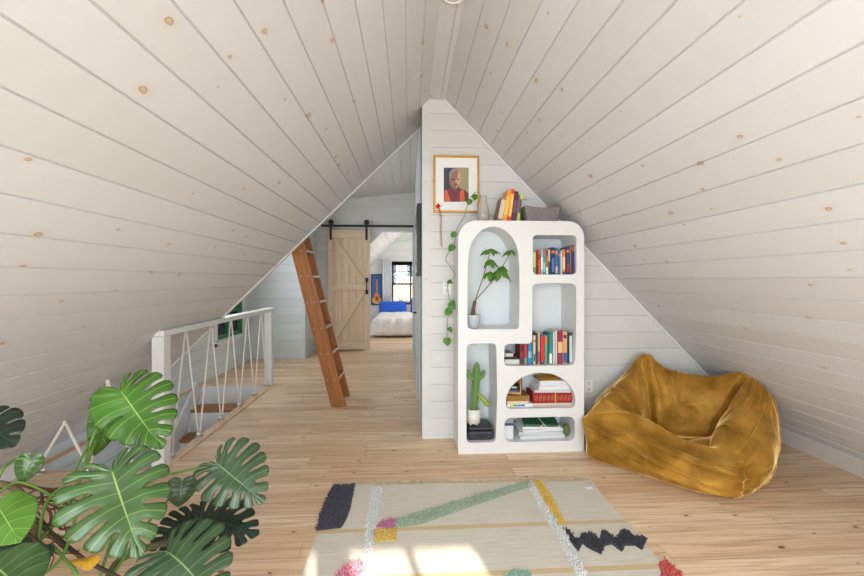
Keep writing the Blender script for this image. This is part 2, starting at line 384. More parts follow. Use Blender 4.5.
# gable window frames and dormer window
wr = bpy.data.objects.new('window_1', None); C.objects.link(wr); wr['kind'] = 'structure'
m_ = MB()
for x0, x1 in ((.715, 1.015), (1.04, 1.37), (.505, .565)):
    for z in (.51, 1.88): m_.box(((x0+x1)/2, YB-.03, z), (x1-x0, .04, .02))
    for x in (x0+.004, x1-.004): m_.box((x, YB-.03, 1.195), (.008, .04, 1.39))
m_.build('window_frame', M_TRIM, wr)
M_GREEN = mat('green_paint', lin(34, 120, 66), .4)
def glass(name='clear_glass', tint=(1, 1, 1, 1)):
    if name in MATS: return MATS[name]
    m = bpy.data.materials.new(name); m.use_nodes = True; nt = m.node_tree
    g = nt.nodes.new('ShaderNodeBsdfGlossy'); g.inputs['Roughness'].default_value = .03
    t = nt.nodes.new('ShaderNodeBsdfTransparent'); t.inputs[0].default_value = tint
    f = nt.nodes.new('ShaderNodeFresnel'); f.inputs[0].default_value = 1.35
    x = nt.nodes.new('ShaderNodeMixShader')
    nt.links.new(f.outputs[0], x.inputs[0]); nt.links.new(t.outputs[0], x.inputs[1]); nt.links.new(g.outputs[0], x.inputs[2])
    nt.links.new(x.outputs[0], nt.nodes['Material Output'].inputs[0]); MATS[name] = m; return m
for nm, ax_, nn_, x_ in (('added_roof_window_left', aL, nL, XL), ('added_roof_window_right', aR, nR, XR)):   # unseen roof windows added behind the viewer to go with the roof lamps
    wr = bpy.data.objects.new(nm, None); C.objects.link(wr); wr['kind'] = 'structure'
    P0 = Vector((x_, 0, ZR)); m_ = MB(); A_, B_, y0, y1 = 1.0, 2.1, -1.8, -.05
    for v_ in (A_, B_): m_.bar(P0+ax_*v_+nn_*.015+Vector((0, y0, 0)), P0+ax_*v_+nn_*.015+Vector((0, y1, 0)), .07, .03, up=nn_)
    for y_ in (y0, y1): m_.bar(P0+ax_*A_+nn_*.015+Vector((0, y_, 0)), P0+ax_*B_+nn_*.015+Vector((0, y_, 0)), .07, .03, up=nn_)
    m_.build('window_frame', M_TRIM, wr)
    MB().bar(P0+ax_*1.55+nn_*.006+Vector((0, y0, 0)), P0+ax_*1.55+nn_*.006+Vector((0, y1, 0)), 1.06, .006, up=nn_).build('pane', colm(206, 222, 234, .1), wr)
w2 = bpy.data.objects.new('window_2', None); C.objects.link(w2); w2['kind'] = 'structure'
def wframe(root, X, y0, y1, z0, z1, t, dp, m, name='window_frame', mull=True):
    q = MB()
    for z in (z0+t/2, z1-t/2): q.box((X, (y0+y1)/2, z), (dp, y1-y0, t))
    for y in (y0+t/2, y1-t/2): q.box((X, y, (z0+z1)/2), (dp, t, z1-z0))
    if mull: q.box((X, (y0+y1)/2, (z0+z1)/2), (dp*.7, t*.8, z1-z0)).box((X, (y0+y1)/2, z0+(z1-z0)*.5), (dp*.7, y1-y0, t*.6))
    return q.build(name, m, root)
wframe(w2, LW+.005, WY0-.08, WY1+.08, WZ0-.08, WZ1+.08, .08, .05, M_TRIM, 'window_casing', False)
wframe(w2, LW-.02, WY0, WY1, WZ0, WZ1, .06, .05, M_GREEN)
MB().box((LW-.03, (WY0+WY1)/2, (WZ0+WZ1)/2), (.006, WY1-WY0-.05, WZ1-WZ0-.05)).build('pane', glass(), w2)
MB().box((LW+.035, (WY0+WY1)/2, WZ0-.02), (.09, WY1-WY0+.2, .03)).build('window_sill', M_TRIM, w2)
w3 = bpy.data.objects.new('added_dormer_window', None); C.objects.link(w3); w3['kind'] = 'structure'  # hidden upper window, added to go with the dormer lamp
wframe(w3, LW+.0, 5.2, 7.0, 1.5, 2.5, .06, .05, M_TRIM)
MB().box((LW-.01, 6.1, 2.0), (.006, 1.7, .9)).build('pane', glass(), w3)
# stairs: steps go down towards the viewer
st = bpy.data.objects.new('stairs', None); C.objects.link(st); st['kind'] = 'structure'
for k in range(1, 8):
    z = -.25-.28*(k-1); y1 = 5.5-.25*(k-1); y0 = y1-.25
    MB().box((-2.33, (y0+y1)/2-.012, z-.018), (.90, .27, .036)).build('tread', M_TREAD, st, uvaxis=((1, 0, 0), (0, 1, 0)), bevel=.004)
    MB().box((-2.33, y1-.006, z+.117), (.90, .012, .234)).build('riser', M_TRIM, st)
m_ = MB(); m_.bar((LW+.015, 5.45, .0), (LW+.015, 3.2, -2.1), .03, .2, up=(0, 1, 1)); m_.build('skirt_board', M_TRIM, st)
struct(MB().box((-2.33, 5.49, .004), (.92, .03, .03)), 'trim_7', M_FLOOR, uvaxis=((1, 0, 0), (0, 1, 0)))
# bedroom shell
YBK = 12.1
struct(MB().box((1.2, YD+.06, 1.55), (2.1, .12, 3.1)), 'wall_bedroom_front', M_WALLG, uvaxis=((1, 0, 0), (0, 0, 1)))
def bz(x): return 2.97+.97*(x+0.0)
aB = Vector((-1, 0, -.97)).normalized(); nB = Vector((.97, 0, -1)).normalized()
boards('wall_bedroom_left', M_WALLG, (0, 0, 2.97), (0, 1, 0), aB, nB, 0, 3.0, lambda v: [(YD+.12, YBK)], uvo=(5, 5))
boards('ceiling_bedroom', M_WALLG, (0, 0, 2.97), (0, 1, 0), (1, 0, 0), (0, 0, -1), 0, 2.4, lambda v: [(YD+.12, YBK)], uvo=(5, 5))
boards('wall_bedroom_right', M_WALLG, (2.2, 0, 0), (0, 1, 0), (0, 0, 1), (-1, 0, 0), 0, 2.97, lambda v: [(YD+.12, YBK)])
BX0, BX1, BZ0, BZ1 = -.52, .62, .66, 1.96
def bw(v):
    x0 = max(-2.2, (v-2.97)/.97-.03) if v < 2.97 else 0
    if BZ0 < v < BZ1: return [(x0, BX0), (BX1, 2.25)]
    return [(x0, 2.25)]
boards('wall_bedroom_back', M_WALLG, (0, YBK, 0), (1, 0, 0), (0, 0, 1), (0, -1, 0), 0, 2.97, bw, breaks=(BZ0, BZ1), off=.026, uvo=(15, 5), back=.1)
w4 = bpy.data.objects.new('window_4', None); C.objects.link(w4); w4['kind'] = 'structure'
m_ = MB(); yy = YBK+.03; t = .05
for z in (BZ0+t/2, BZ1-t/2-.03, BZ0+.62, BZ0+1.0): m_.box(((BX0+BX1)/2, yy, z), (BX1-BX0, .05, t if z != BZ0+1.0 else .02))
m_.box(((BX0+BX1)/2, yy, BZ1-.06), (BX1-BX0, .05, .12))
for x in (BX0+.03, BX0+.3, (BX0+BX1)/2, BX0+.84, BX1-.03): m_.box((x, yy, (BZ0+BZ1)/2), (.05 if abs(x-BX0-.3) > .01 and abs(x-BX0-.84) > .01 else .018, .05, BZ1-BZ0))
m_.build('window_frame', M_BLACK, w4)
MB().box(((BX0+BX1)/2, yy+.02, (BZ0+BZ1)/2), (BX1-BX0, .006, BZ1-BZ0)).build('pane', glass(), w4)
# ------------------------------------------------------------------ more helpers
def uvsphere(mb, c, r, n=14, m=9, sx=1, sy=1, sz=1, M=None, mi=0):
    prof = []
    for i in range(m+1):
        a = -pi/2+pi*i/m; prof.append((max(r*math.cos(a), r*.02), r*math.sin(a)*sz))
    return mb.lathe(prof, c, n, mi, sx, sy, M)
def rotm(ax, a): return Matrix.Rotation(a, 3, ax)
def place(o, loc=None, rot=None):
    if loc: o.location = loc
    if rot: o.rotation_euler = rot
    return o
def rrect(x0, z0, x1, z1, r, n=6, top=None):
    """rounded rectangle outline, counterclockwise; r = (bl, br, tr, tl)"""
    if not isinstance(r, (tuple, list)): r = (r,)*4
    out = []
    for (cx, cz, rr, a0) in ((x0, z0, r[0], pi), (x1, z0, r[1], 1.5*pi), (x1, z1, r[2], 0), (x0, z1, r[3], .5*pi)):
        ox = cx+(rr if cx == x0 else -rr); oz = cz+(rr if cz == z0 else -rr)
        for k in range(n+1):
            a = a0+pi/2*k/n; out.append((ox+rr*math.cos(a), oz+rr*math.sin(a)))
    return out
def plate_with_holes(outer, holes, depth):
    cu = bpy.data.curves.new('tmp', 'CURVE'); cu.dimensions = '2D'; cu.fill_mode = 'BOTH'; cu.extrude = depth/2
    for pl in [outer]+holes:
        s = cu.splines.new('POLY'); s.points.add(len(pl)-1); s.use_cyclic_u = True
        for p, q in zip(s.points, pl): p.co = (q[0], q[1], 0, 1)
    o = bpy.data.objects.new('tmp', cu); C.objects.link(o)
    dg = bpy.context.evaluated_depsgraph_get(); me = bpy.data.meshes.new_from_object(o.evaluated_get(dg))
    bpy.data.objects.remove(o)
    return me
# ================================================================== BOOKCASE
SY = 3.195; SD = .325
outer = rrect(.394, .0, 1.43, 1.88, (.012, .012, .13, .15), 10)
h1 = [(.47+.04, 1.002), (.86, 1.002)]+[(.86+.03*math.sin(a), 1.03-.03*math.cos(a)) for a in (.5, 1.0, 1.5)]
h1 += [(.895, 1.25), (.893, 1.50)]
for k in range(0, 15):
    a = pi*k/14; h1.append((.681+.208*math.cos(a)**1 if True else 0, 1.56+.272*math.sin(a)))
h1 += [(.468, 1.3), (.47, 1.04), (.48, 1.012)]
h2 = rrect(1.004, 1.444, 1.366, 1.766, .035)
h3 = [(.80, .703), (1.315, .703), (1.34, .712), (1.355, .745), (1.362, .95), (1.366, 1.2), (1.362, 1.34), (1.35, 1.362), (1.32, 1.372), (1.18, 1.376), (1.04, 1.372), (1.008, 1.36), (.999, 1.33), (.998, .91), (.990, .892), (.97, .884), (.81, .884), (.782, .876), (.77, .85), (.768, .74), (.778, .712)]
h4 = [(.49, .09), (.67, .09), (.69, .098), (.700, .12), (.712, .45), (.705, .85), (.695, .878), (.67, .888), (.50, .888), (.472, .878), (.463, .85), (.460, .45), (.462, .12), (.472, .098)]
h5 = [(.82, .356), (1.32, .356), (1.345, .364), (1.355, .39)]+[(1.07+.288*math.cos(pi*k/16), .41+.237*math.sin(pi*k/16)) for k in range(0, 17)]+[(.785, .39), (.795, .364)]
h6 = rrect(.771, .088, 1.353, .285, (.05, .05, .055, .055))
me = plate_with_holes(outer, [h1, h2, h3, h4, h5, h6], SD)
for v in me.vertices:
    x, y, z = v.co; v.co = (x, SY+SD/2-z, y)
bm = bmesh.new(); bm.from_mesh(me); bmesh.ops.remove_doubles(bm, verts=bm.verts, dist=1e-5); bmesh.ops.recalc_face_normals(bm, faces=bm.faces); bm.to_mesh(me); bm.free()
bc = thing('bookcase', 'tall white freeform bookcase with six rounded cut-out nooks against the boarded wall', 'bookcase', (.912, 3.36, 0))
def under(o, root):   # world-built mesh -> child of root without moving it
    o.parent = root; o.matrix_parent_inverse = Matrix.Translation(root.location).inverted() if root.rotation_euler.z == 0 else (Matrix.Translation(root.location) @ root.rotation_euler.to_matrix().to_4x4()).inverted(); return o
o = bpy.data.objects.new('body', me); C.objects.link(o); me.materials.clear(); me.materials.append(M_WHITE); shade(o, True)
md = o.modifiers.new('bevel', 'BEVEL'); md.width = .011; md.segments = 4; md.limit_method = 'ANGLE'; md.angle_limit = 1.0; md.harden_normals = True
under(o, bc)
me2 = plate_with_holes([(x*.996+.0036, z*.996+.004) for x, z in outer], [], .012)
for v in me2.vertices:
    x, y, z = v.co; v.co = (x, SY+SD+.006-z, y)
o = bpy.data.objects.new('back_panel', me2); C.objects.link(o); me2.materials.clear(); me2.materials.append(mat('back_panel_white', lin(222, 228, 230), .5)); under(o, bc)
def part(mb, name, m, root, **k):
    o = mb.build(name, m, None, **k); return under(o, root) if root is not None else o
# ================================================================== BOOKS
PAGE = mat('book_pages', lin(228, 220, 200), .8)
def book(X, Yf, Z, th, h, d, col, label, group, band=None, lean=0.0, band2=None, rough=.5, flat=0, rotz=0, name='book'):
    """upright book, spine towards -Y; X is the middle of the spine. lean: tilt to the right (radians)"""
    root = thing(name, label, 'book', (X, Yf, Z), rotz, group)
    t = .0022; m = MB()
    m.box((0, .0015, h/2), (th, .003, h)); m.box((-th/2+t/2, d/2, h/2), (t, d, h)); m.box((th/2-t/2, d/2, h/2), (t, d, h))
    c = m.build('cover', colm(*col, rough), root, bevel=.001)
    p = MB().box((0, d/2, h/2), (th-2*t-.0004, d-.008, h-.007)).build('pages', PAGE, root)
    if band:
        (bc_, z0, z1) = band
        MB().box((0, -.0003, h*(z0+z1)/2), (th*.86, .0008, h*(z1-z0))).build('spine_label', colm(*bc_, .5), root)
    if band2:
        (bc_, z0, z1) = band2
        MB().box((0, -.0003, h*(z0+z1)/2), (th*.7, .0009, h*(z1-z0))).build('spine_label', colm(*bc_, .5), root)
    if flat: root.rotation_euler = (0, pi/2, rotz)
    elif lean: root.rotation_euler = (0, lean, 0)
    return root
def row(items, px_floor, Z, Yf, group, dmul=1.0):
    for it in items:
        x0, x1, ytop, col, lab = it[:5]; k = it[5] if len(it) > 5 else {}
        a = atY(x0, 300, Yf); b = atY(x1, 300, Yf); X = (a.x+b.x)/2; th = (b.x-a.x)*.94
        h = atY((x0+x1)/2, ytop, Yf).z-Z
        book(X, Yf+R.uniform(0, .012), Z, th, h, (.13+.03*R.random())*dmul, col, lab, group, **k)
S = lambda x: 495+x/9.6
T = lambda y: 230+y/9.6
W_ = 'in the upper right nook'
row([(S(364), S(394), T(190), (122, 148, 92), 'sage green book at the far left of the row %s' % W_, dict(band=((196, 206, 150), .3, .9))),
     (S(396), S(417), T(196), (140, 34, 20), 'dark red book second from left %s' % W_, dict(band=((90, 16, 12), .1, .4))),
     (S(418), S(439), T(187), (226, 96, 40), 'orange red book between dark red and pale blue books %s' % W_, dict(band=((120, 40, 20), .6, .8))),
     (S(441), S(461), T(190), (160, 190, 222), 'thin pale blue book beside the orange one %s' % W_, dict(band=((240, 240, 240), .2, .7))),
     (S(462), S(486), T(184), (60, 150, 150), 'teal book beside the pale blue one %s' % W_, dict(band=((150, 200, 190), .1, .5), band2=((220, 90, 60), .8, .9))),
     (S(488), S(511), T(178), (196, 110, 66), 'rusty orange book with a pale foot %s' % W_, dict(band=((236, 232, 226), .02, .28), band2=((150, 60, 40), .7, .95))),
     (S(512), S(534), T(176), (30, 92, 92), 'dark teal book with a pale stripe %s' % W_, dict(band=((180, 200, 190), .5, .95))),
     (S(538), S(578), T(166), (28, 42, 96), 'wide navy book with a small orange mark mid-row %s' % W_, dict(band=((220, 120, 70), .78, .88), band2=((90, 110, 170), .1, .6))),
     (S(580), S(608), T(170), (72, 110, 130), 'grey blue book right of the wide navy one %s' % W_, dict(band=((180, 150, 100), .75, .88), band2=((200, 190, 150), .05, .3))),
     (S(609), S(634), T(200), (38, 104, 176), 'mid blue book, the shortest of the row %s' % W_, dict(band=((210, 120, 90), .78, .88))),
     (S(635), S(650), T(196), (224, 228, 232), 'very thin white book %s' % W_),
     (S(652), S(680), T(184), (220, 138, 44), 'amber orange book %s' % W_, dict(band=((250, 210, 120), .2, .7), band2=((40, 60, 90), .02, .1))),
     (S(682), S(719), T(164), (34, 54, 130), 'royal blue book with orange and maroon marks %s' % W_, dict(band=((220, 120, 60), .8, .9), band2=((140, 50, 80), .1, .4))),
     (S(721), S(736), T(152), (150, 118, 40), 'thin gold book %s' % W_),
     (S(738), S(764), T(146), (36, 50, 120), 'tall blue book with a brown head at the right end %s' % W_, dict(band=((176, 96, 50), .8, .97), band2=((130, 30, 50), .02, .14)))],
    0, 1.445, SY+.035, 'books in the upper right nook')
S = lambda x: 500+x/10.8
T = lambda y: 325+y/10.8
W_ = 'in the middle nook'
row([(S(215), S(262), T(200), (128, 44, 44), 'maroon book at the left end of the standing row %s' % W_, dict(band=((90, 30, 34), .55, .9), band2=((50, 60, 90), .05, .35))),
     (S(264), S(298), T(202), (196, 54, 44), 'red book with a green foot beside the maroon one %s' % W_, dict(band=((110, 160, 110), .02, .3))),
     (S(301), S(344), T(192), (44, 128, 190), 'bright blue book %s' % W_, dict(band=((130, 190, 220), .3, .6))),
     (S(346), S(359), T(172), (52, 130, 76), 'thin green book %s' % W_),
     (S(361), S(386), T(112), (226, 208, 178), 'cream book with an orange mark %s' % W_, dict(band=((220, 120, 50), .76, .84), band2=((70, 90, 140), .1, .35))),
     (S(387), S(407), T(100), (34, 56, 112), 'dark blue book beside the cream one %s' % W_),
     (S(410), S(439), T(84), (190, 170, 120), 'khaki book %s' % W_, dict(band=((150, 90, 50), .05, .4))),
     (S(441), S(485), T(100), (212, 40, 40), 'scarlet book with a blue head and foot %s' % W_, dict(band=((34, 84, 170), .93, .995), band2=((34, 84, 170), .01, .08))),
     (S(487), S(512), T(112), (84, 170, 160), 'turquoise book with an orange patch %s' % W_, dict(band=((226, 120, 70), .7, .95))),
     (S(513), S(531), T(96), (44, 116, 66), 'leaf green book %s' % W_),
     (S(536), S(570), T(84), (16, 140, 140), 'teal book with a white lower third %s' % W_, dict(band=((236, 236, 232), .02, .33))),
     (S(573), S(597), T(74), (206, 206, 204), 'light grey book %s' % W_),
     (S(599), S(619), T(60), (224, 214, 190), 'ivory book left of the burgundy one %s' % W_),
     (S(621), S(680), T(64), (148, 42, 74), 'thick burgundy book with a cream middle band %s' % W_, dict(band=((226, 190, 140), .34, .67))),
     (S(682), S(731), T(74), (230, 160, 110), 'peach coloured book with a blue foot %s' % W_, dict(band=((60, 100, 150), .03, .35), band2=((70, 50, 50), .8, .9))),
     (S(733), S(749), T(92), (28, 50, 96), 'thin navy book %s' % W_),
     (S(751), S(785), T(84), (26, 58, 62), 'black green book with a white stripe at the right end %s' % W_, dict(band=((200, 220, 210), .05, .9)))],
    0, .704, SY+.05, 'books standing in the middle nook')
def flatbook(px0, px1, Yf, z, h, d, col, label, group, rotz=0, edge=None, cat='book', name='book'):
    a = atY(px0, 300, Yf); b = atY(px1, 300, Yf); w_ = b.x-a.x
    root = thing(name, label, cat, ((a.x+b.x)/2, Yf+d/2, z), rotz, group)
    t = .002; m = MB()
    m.box((0, 0, t/2), (w_, d, t)).box((0, 0, h-t/2), (w_, d, t)).box((0, d/2-.001, h/2), (w_, .002, h))
    m.build('cover', colm(*col, .55), root, bevel=.0008)
    MB().box((0, -.002, h/2), (w_-.006, d-.006, h-2*t-.0004)).build('pages', colm(*edge, .8) if edge else PAGE, root)
    return root
flatbook(504.6, 520, SY+.07, .704, .038, .17, (226, 226, 222), 'thick white book at the bottom of the flat stack in the middle nook', 'flat books in the middle nook', edge=(214, 214, 208))
flatbook(504.6, 518, SY+.075, .7425, .02, .16, (34, 30, 30), 'black book lying on the thick white book in the middle nook', 'flat books in the middle nook', edge=(60, 50, 48))
flatbook(504.6, 513.5, SY+.08, .763, .03, .15, (176, 176, 176), 'grey book on top of the flat stack in the middle nook', 'flat books in the middle nook', edge=(200, 200, 196))
# half-moon nook
z5 = .357
flatbook(507, 533, SY+.045, z5, .026, .17, (238, 238, 236), 'white flat book with a rainbow strip at the bottom left of the half-moon nook', 'flat books in the half-moon nook', edge=(236, 236, 232))
rb = bpy.context.scene.collection.objects[-3]
q = MB()
cols = [(238, 200, 40), (60, 160, 70), (40, 140, 190), (50, 80, 180), (230, 230, 230)]
for i, c in enumerate(cols[:4]): q.box((-.075+i*.033, -.086, .013), (.031, .0016, .014), mi=i)
rbroot = [o for o in C.objects if o.get('label', '').startswith('white flat book with a rainbow')][0]
q.build('rainbow_strip', [colm(*c, .5) for c in cols[:4]], rbroot)
flatbook(507, 529, SY+.05, z5+.0262, .020, .165, (222, 196, 140), 'cream flat folder under the brown one in the half-moon nook', 'flat books in the half-moon nook', edge=(226, 210, 170))
flatbook(507, 530, SY+.052, z5+.0464, .045, .165, (126, 84, 34), 'ochre brown flat book beneath the little wooden crate', 'flat books in the half-moon nook', edge=(150, 112, 48))
# wooden crate
z6 = z5+.092
cr = thing('wooden_crate', 'small open wooden crate on the ochre book in the half-moon nook', 'crate', (.885, SY+.16, z6), -.35)
M_CR = wood('crate_wood', lin(206, 156, 100), lin(192, 140, 88), lin(110, 70, 40), lin(150, 100, 60), .05, .1, .4, .6, seed=4.0)
q = MB(); q.box((0, 0, .005), (.14, .14, .01)); q.box((.065, 0, .07), (.01, .14, .12)); q.box((-.065, 0, .05), (.01, .14, .08)); q.box((0, .065, .06), (.12, .01, .10)); q.box((0, -.065, .016), (.12, .01, .012))
q.build('body', M_CR, cr, uvaxis=((1, .3, 0), (0, 0, 1)))
bk = thing('camera_case', 'small dark blue and black case lying inside the wooden crate', 'case', (.885, SY+.16, z6+.0105), -.35)
q = MB(); q.box((0, 0, .028), (.10, .10, .056)); q.build('body', colm(34, 38, 48, .5), bk, bevel=.008)
MB().box((0, -.03, .0), (.1, .04, .0)) ; MB().box((0, -.051, .012), (.096, .003, .014)).build('blue_band', colm(46, 80, 150, .5), bk); MB().box((.01, -.051, .042), (.04, .004, .012)).build('white_tag', colm(220, 220, 220, .5), bk)
flatbook(532, 573.5, SY+.06, z5, .022, .19, (206, 176, 160), 'pinkish flat book beneath the red ornate book in the half-moon nook', 'flat books in the half-moon nook', edge=(214, 196, 180))
# red ornate book
rd = flatbook(532.5, 573, SY+.062, z5+.0225, .082, .18, (150, 30, 36), 'thick red ornate album tied with a gold ribbon in the half-moon nook', 'flat books in the half-moon nook', edge=(156, 38, 40))
q = MB(); wv = .16
for i in range(9):
    x = -.14+i*.035
    q.tube([(x+.011*math.cos(a), -.0905, .041+.02*math.sin(a)) for a in [k*pi/4 for k in range(9)]], .0013, 5)
    q.tube([(x-.012, -.0905, .02), (x, -.0905, .041), (x+.012, -.0905, .062)], .0013, 5)
q.build('ornament', colm(214, 150, 90, .4), rd)
q = MB(); q.box((.02, 0, .0835), (.009, .185, .002)); q.box((.02, -.0935, .041), (.009, .002, .086)); q.build('ribbon', colm(214, 164, 50, .4), rd)
zz = z5+.1052
flatbook(535, 571, SY+.07, zz, .022, .17, (222, 222, 224), 'lowest white book of the pile on the red album', 'white books piled on the red album', rotz=-.06, edge=(206, 206, 208))
flatbook(538, 571, SY+.075, zz+.0224, .032, .17, (236, 236, 238), 'middle white book of the pile on the red album', 'white books piled on the red album', rotz=.05, edge=(228, 228, 228))
flatbook(540, 570, SY+.08, zz+.0548, .042, .165, (230, 232, 236), 'thick white book directly beneath the yellow book', 'white books piled on the red album', rotz=-.03, edge=(222, 224, 226))
flatbook(539, 560, SY+.085, zz+.0972, .016, .15, (226, 172, 40), 'yellow book on top of the white pile in the half-moon nook', 'white books piled on the red album', rotz=.12, edge=(130, 90, 40))
# bottom nook
z7 = .089
gb_ = thing('storage_box', 'pale grey storage box with a dark band at the left of the bottom nook', 'box', (.805, SY+.16, z7))
q = MB(); q.box((0, 0, .055), (.11, .2, .11)); q.build('body', colm(222, 224, 228, .5), gb_, bevel=.003)
MB().box((0, 0, .155), (.112, .202, .05)).build('lid', colm(150, 156, 166, .5), gb_, bevel=.003); MB().box((0, 0, .12), (.111, .201, .02)).build('band', colm(58, 64, 84, .5), gb_)
for i, (p0, p1, h, c, e, ro, lb) in enumerate((
    (519, 565, .024, (226, 226, 224), (216, 218, 220), .06, 'lowest white magazine pile in the bottom nook'),
    (520, 564, .026, (214, 216, 220), (206, 208, 212), -.07, 'second white magazine pile from the bottom in the bottom nook'),
    (521, 563, .022, (236, 236, 234), (226, 226, 226), .10, 'third white magazine pile beneath the green notebook'),
    (523, 561, .018, (230, 232, 232), (236, 236, 236), -.04, 'topmost white magazine directly under the green notebook'))):
    flatbook(p0, p1, SY+.055+i*.005, z7+[0, .0243, .0507, .0731][i], h, .21, c, lb, 'magazines in the bottom nook', rotz=ro, edge=e, cat='magazine', name='magazine')
gn = flatbook(526, 559, SY+.07, z7+.0915, .02, .17, (36, 92, 56), 'dark green clothbound notebook tied with white ribbon in the bottom nook', None, rotz=-.12, edge=(70, 100, 70), name='notebook')
gn.rotation_euler = (.16, 0, -.12); gn.location.z += .014
q = MB(); q.tube([(.0, .084, .0222), (.0, 0, .0222), (.02, -.087, .0222), (.0, -.092, .01), (-.03, -.10, -.02), (-.06, -.10, -.035)], .0035, 6).tube([(.02, -.087, .0222), (.05, -.10, .0), (.01, -.105, -.025), (-.05, -.107, -.03)], .0035, 6)
q.build('ribbon', colm(232, 228, 216, .6), gn, smooth=True)
q = MB(); uvsphere(q, (1.316, SY+.10, z7+.0505), .05, 18, 10, .66, .9, 1.0)
o = q.build('gourd', colm(98, 112, 66, .6, noise_amt=.12, nscale=14), smooth=True); tag(o, 'olive green round gourd at the right end of the bottom nook', 'gourd')
# black box under cactus
bb = thing('black_case', 'black plastic case under the cactus pot in the tall lower nook', 'case', (.585, SY+.145, .091))
q = MB()
q.box((0, 0, .038), (.215, .22, .076)); o = q.build('body', colm(52, 54, 60, .5), bb, bevel=.02)
MB().box((0, 0, .091), (.20, .205, .03)).build('lid', colm(46, 48, 54, .45), bb, bevel=.014); MB().box((.01, -.11, .04), (.09, .006, .018)).build('latch', colm(34, 35, 40, .4), bb)
# cactus
cz = .091+.1065
cp = thing('cactus_pot', 'white footed pot holding the cactus on the black case', 'pot', (.538, SY+.12, cz))
q = MB(); q.lathe([(.045, .014), (.055, .018), (.056, .13), (.050, .13), (.049, .112), (.01, .112)], n=28); q.build('body', colm(232, 230, 218, .45), cp, smooth=True)
for a in (0.6, 2.2, 3.8, 5.4): MB().lathe([(.006, 0), (.010, .006), (.010, .018)], (.034*math.cos(a), .034*math.sin(a), 0), 10).build('foot', colm(232, 230, 218, .45), cp, smooth=True)
MB().lathe([(.048, .110), (.03, .118), (.005, .121)], n=20).build('soil', colm(70, 46, 34, .9, bump=(80, .003)), cp, smooth=True)
M_CACT = mat('cactus_green', lin(104, 138, 74), .6, noise_amt=.18, nscale=40)
M_CACT2 = mat('cactus_yellow_green', lin(150, 164, 76), .6, noise_amt=.15, nscale=30)
ca = thing('cactus', 'tall upright cactus with short arms growing in the white footed pot', 'cactus', (.538, SY+.12, cz+.119))
def cactus_limb(pts, rs, name, m, ribs=5):
    P = bez(pts, 7); n = 20; RS = []
    for i in range(len(P)):
        t = i/(len(P)-1)*(len(rs)-1); k = min(int(t), len(rs)-2); RS.append(rs[k]*(1-(t-k))+rs[k+1]*(t-k))
    q = MB(); q.tube(P, RS, n)
    for i, v in enumerate(q.v):
        ring = i//n; j = i % n; c = P[min(ring, len(P)-1)]; q.v[i] = c+(v-c)*(1+.16*math.cos(ribs*2*pi*j/n))*(1+.04*math.sin(ring*1.7+j))
    return q.build(name, m, ca, smooth=True)
cactus_limb([(0, 0, -.006), (.01, 0, .12), (.02, 0, .24), (.026, 0, .33), (.028, 0, .375), (.028, 0, .398)], [.026, .03, .031, .029, .022, .006], 'stem', M_CACT)
cactus_limb([(.015, -.005, .26), (-.02, -.005, .268), (-.042, -.005, .29), (-.055, -.005, .325), (-.058, -.005, .345)], [.012, .016, .019, .018, .006], 'arm', M_CACT, 4)
cactus_limb([(.03, .0, .25), (.055, .0, .262), (.075, .0, .285), (.086, .0, .315), (.088, 0, .33)], [.012, .016, .019, .017, .006], 'arm', M_CACT, 4)
cactus_limb([(.025, -.01, .15), (.05, -.01, .125), (.075, -.012, .095), (.105, -.012, .06), (.125, -.012, .042), (.133, -.012, .037)], [.010, .016, .021, .024, .018, .006], 'lower_arm', M_CACT2, 4)['label'] = 'yellow green drooping lower arm'
# ================================================================== LEAVES
def leafmat(name, c, vein, rough=.38, trans=.12):
    if name in MATS: return MATS[name]
    m = bpy.data.materials.new(name); m.use_nodes = True; nt = m.node_tree; L = nt.links
    b = nt.nodes['Principled BSDF']; b.inputs['Roughness'].default_value = rough
    tc = N(nt, 'ShaderNodeTexCoord'); sp = N(nt, 'ShaderNodeSeparateXYZ'); L.new(tc.outputs['UV'], sp.inputs[0])
    u, v = sp.outputs[0], sp.outputs[1]
    mid = math_node(nt, 'LESS_THAN', v, .016)
    dv = math_node(nt, 'ABSOLUTE', math_node(nt, 'SUBTRACT', u, .5))
    lat = math_node(nt, 'MULTIPLY', math_node(nt, 'LESS_THAN', dv, .035), .5)
    fac = math_node(nt, 'MAXIMUM', mid, lat)
    n = N(nt, 'ShaderNodeTexNoise'); n.inputs['Scale'].default_value = 9; L.new(tc.outputs['Object'], n.inputs['Vector'])
    mr = N(nt, 'ShaderNodeMapRange'); L.new(n.outputs[0], mr.inputs[0]); mr.inputs[1].default_value = .3; mr.inputs[2].default_value = .7; mr.inputs[3].default_value = .8; mr.inputs[4].default_value = 1.2
    s = N(nt, 'ShaderNodeVectorMath', operation='SCALE'); s.inputs[0].default_value = c[:3]; L.new(mr.outputs[0], s.inputs['Scale'])
    x = nt.nodes.new('ShaderNodeMix'); x.data_type = 'RGBA'; L.new(fac, x.inputs[0]); L.new(s.outputs[0], x.inputs[6]); x.inputs[7].default_value = vein
    L.new(x.outputs[2], b.inputs['Base Color'])
    tr = N(nt, 'ShaderNodeBsdfTranslucent'); L.new(x.outputs[2], tr.inputs[0])
    ms = N(nt, 'ShaderNodeMixShader'); ms.inputs[0].default_value = trans
    L.new(b.outputs[0], ms.inputs[1]); L.new(tr.outputs[0], ms.inputs[2]); L.new(ms.outputs[0], nt.nodes['Material Output'].inputs[0])
    MATS[name] = m; return m
OUT = [(-.02, 0), (-.15, .07), (-.22, .22), (-.15, .38), (.02, .48), (.22, .52), (.44, .47), (.64, .37), (.82, .23), (.94, .09), (1.0, 0)]
OUTP = bez([(x, y, 0) for x, y in OUT], 8)
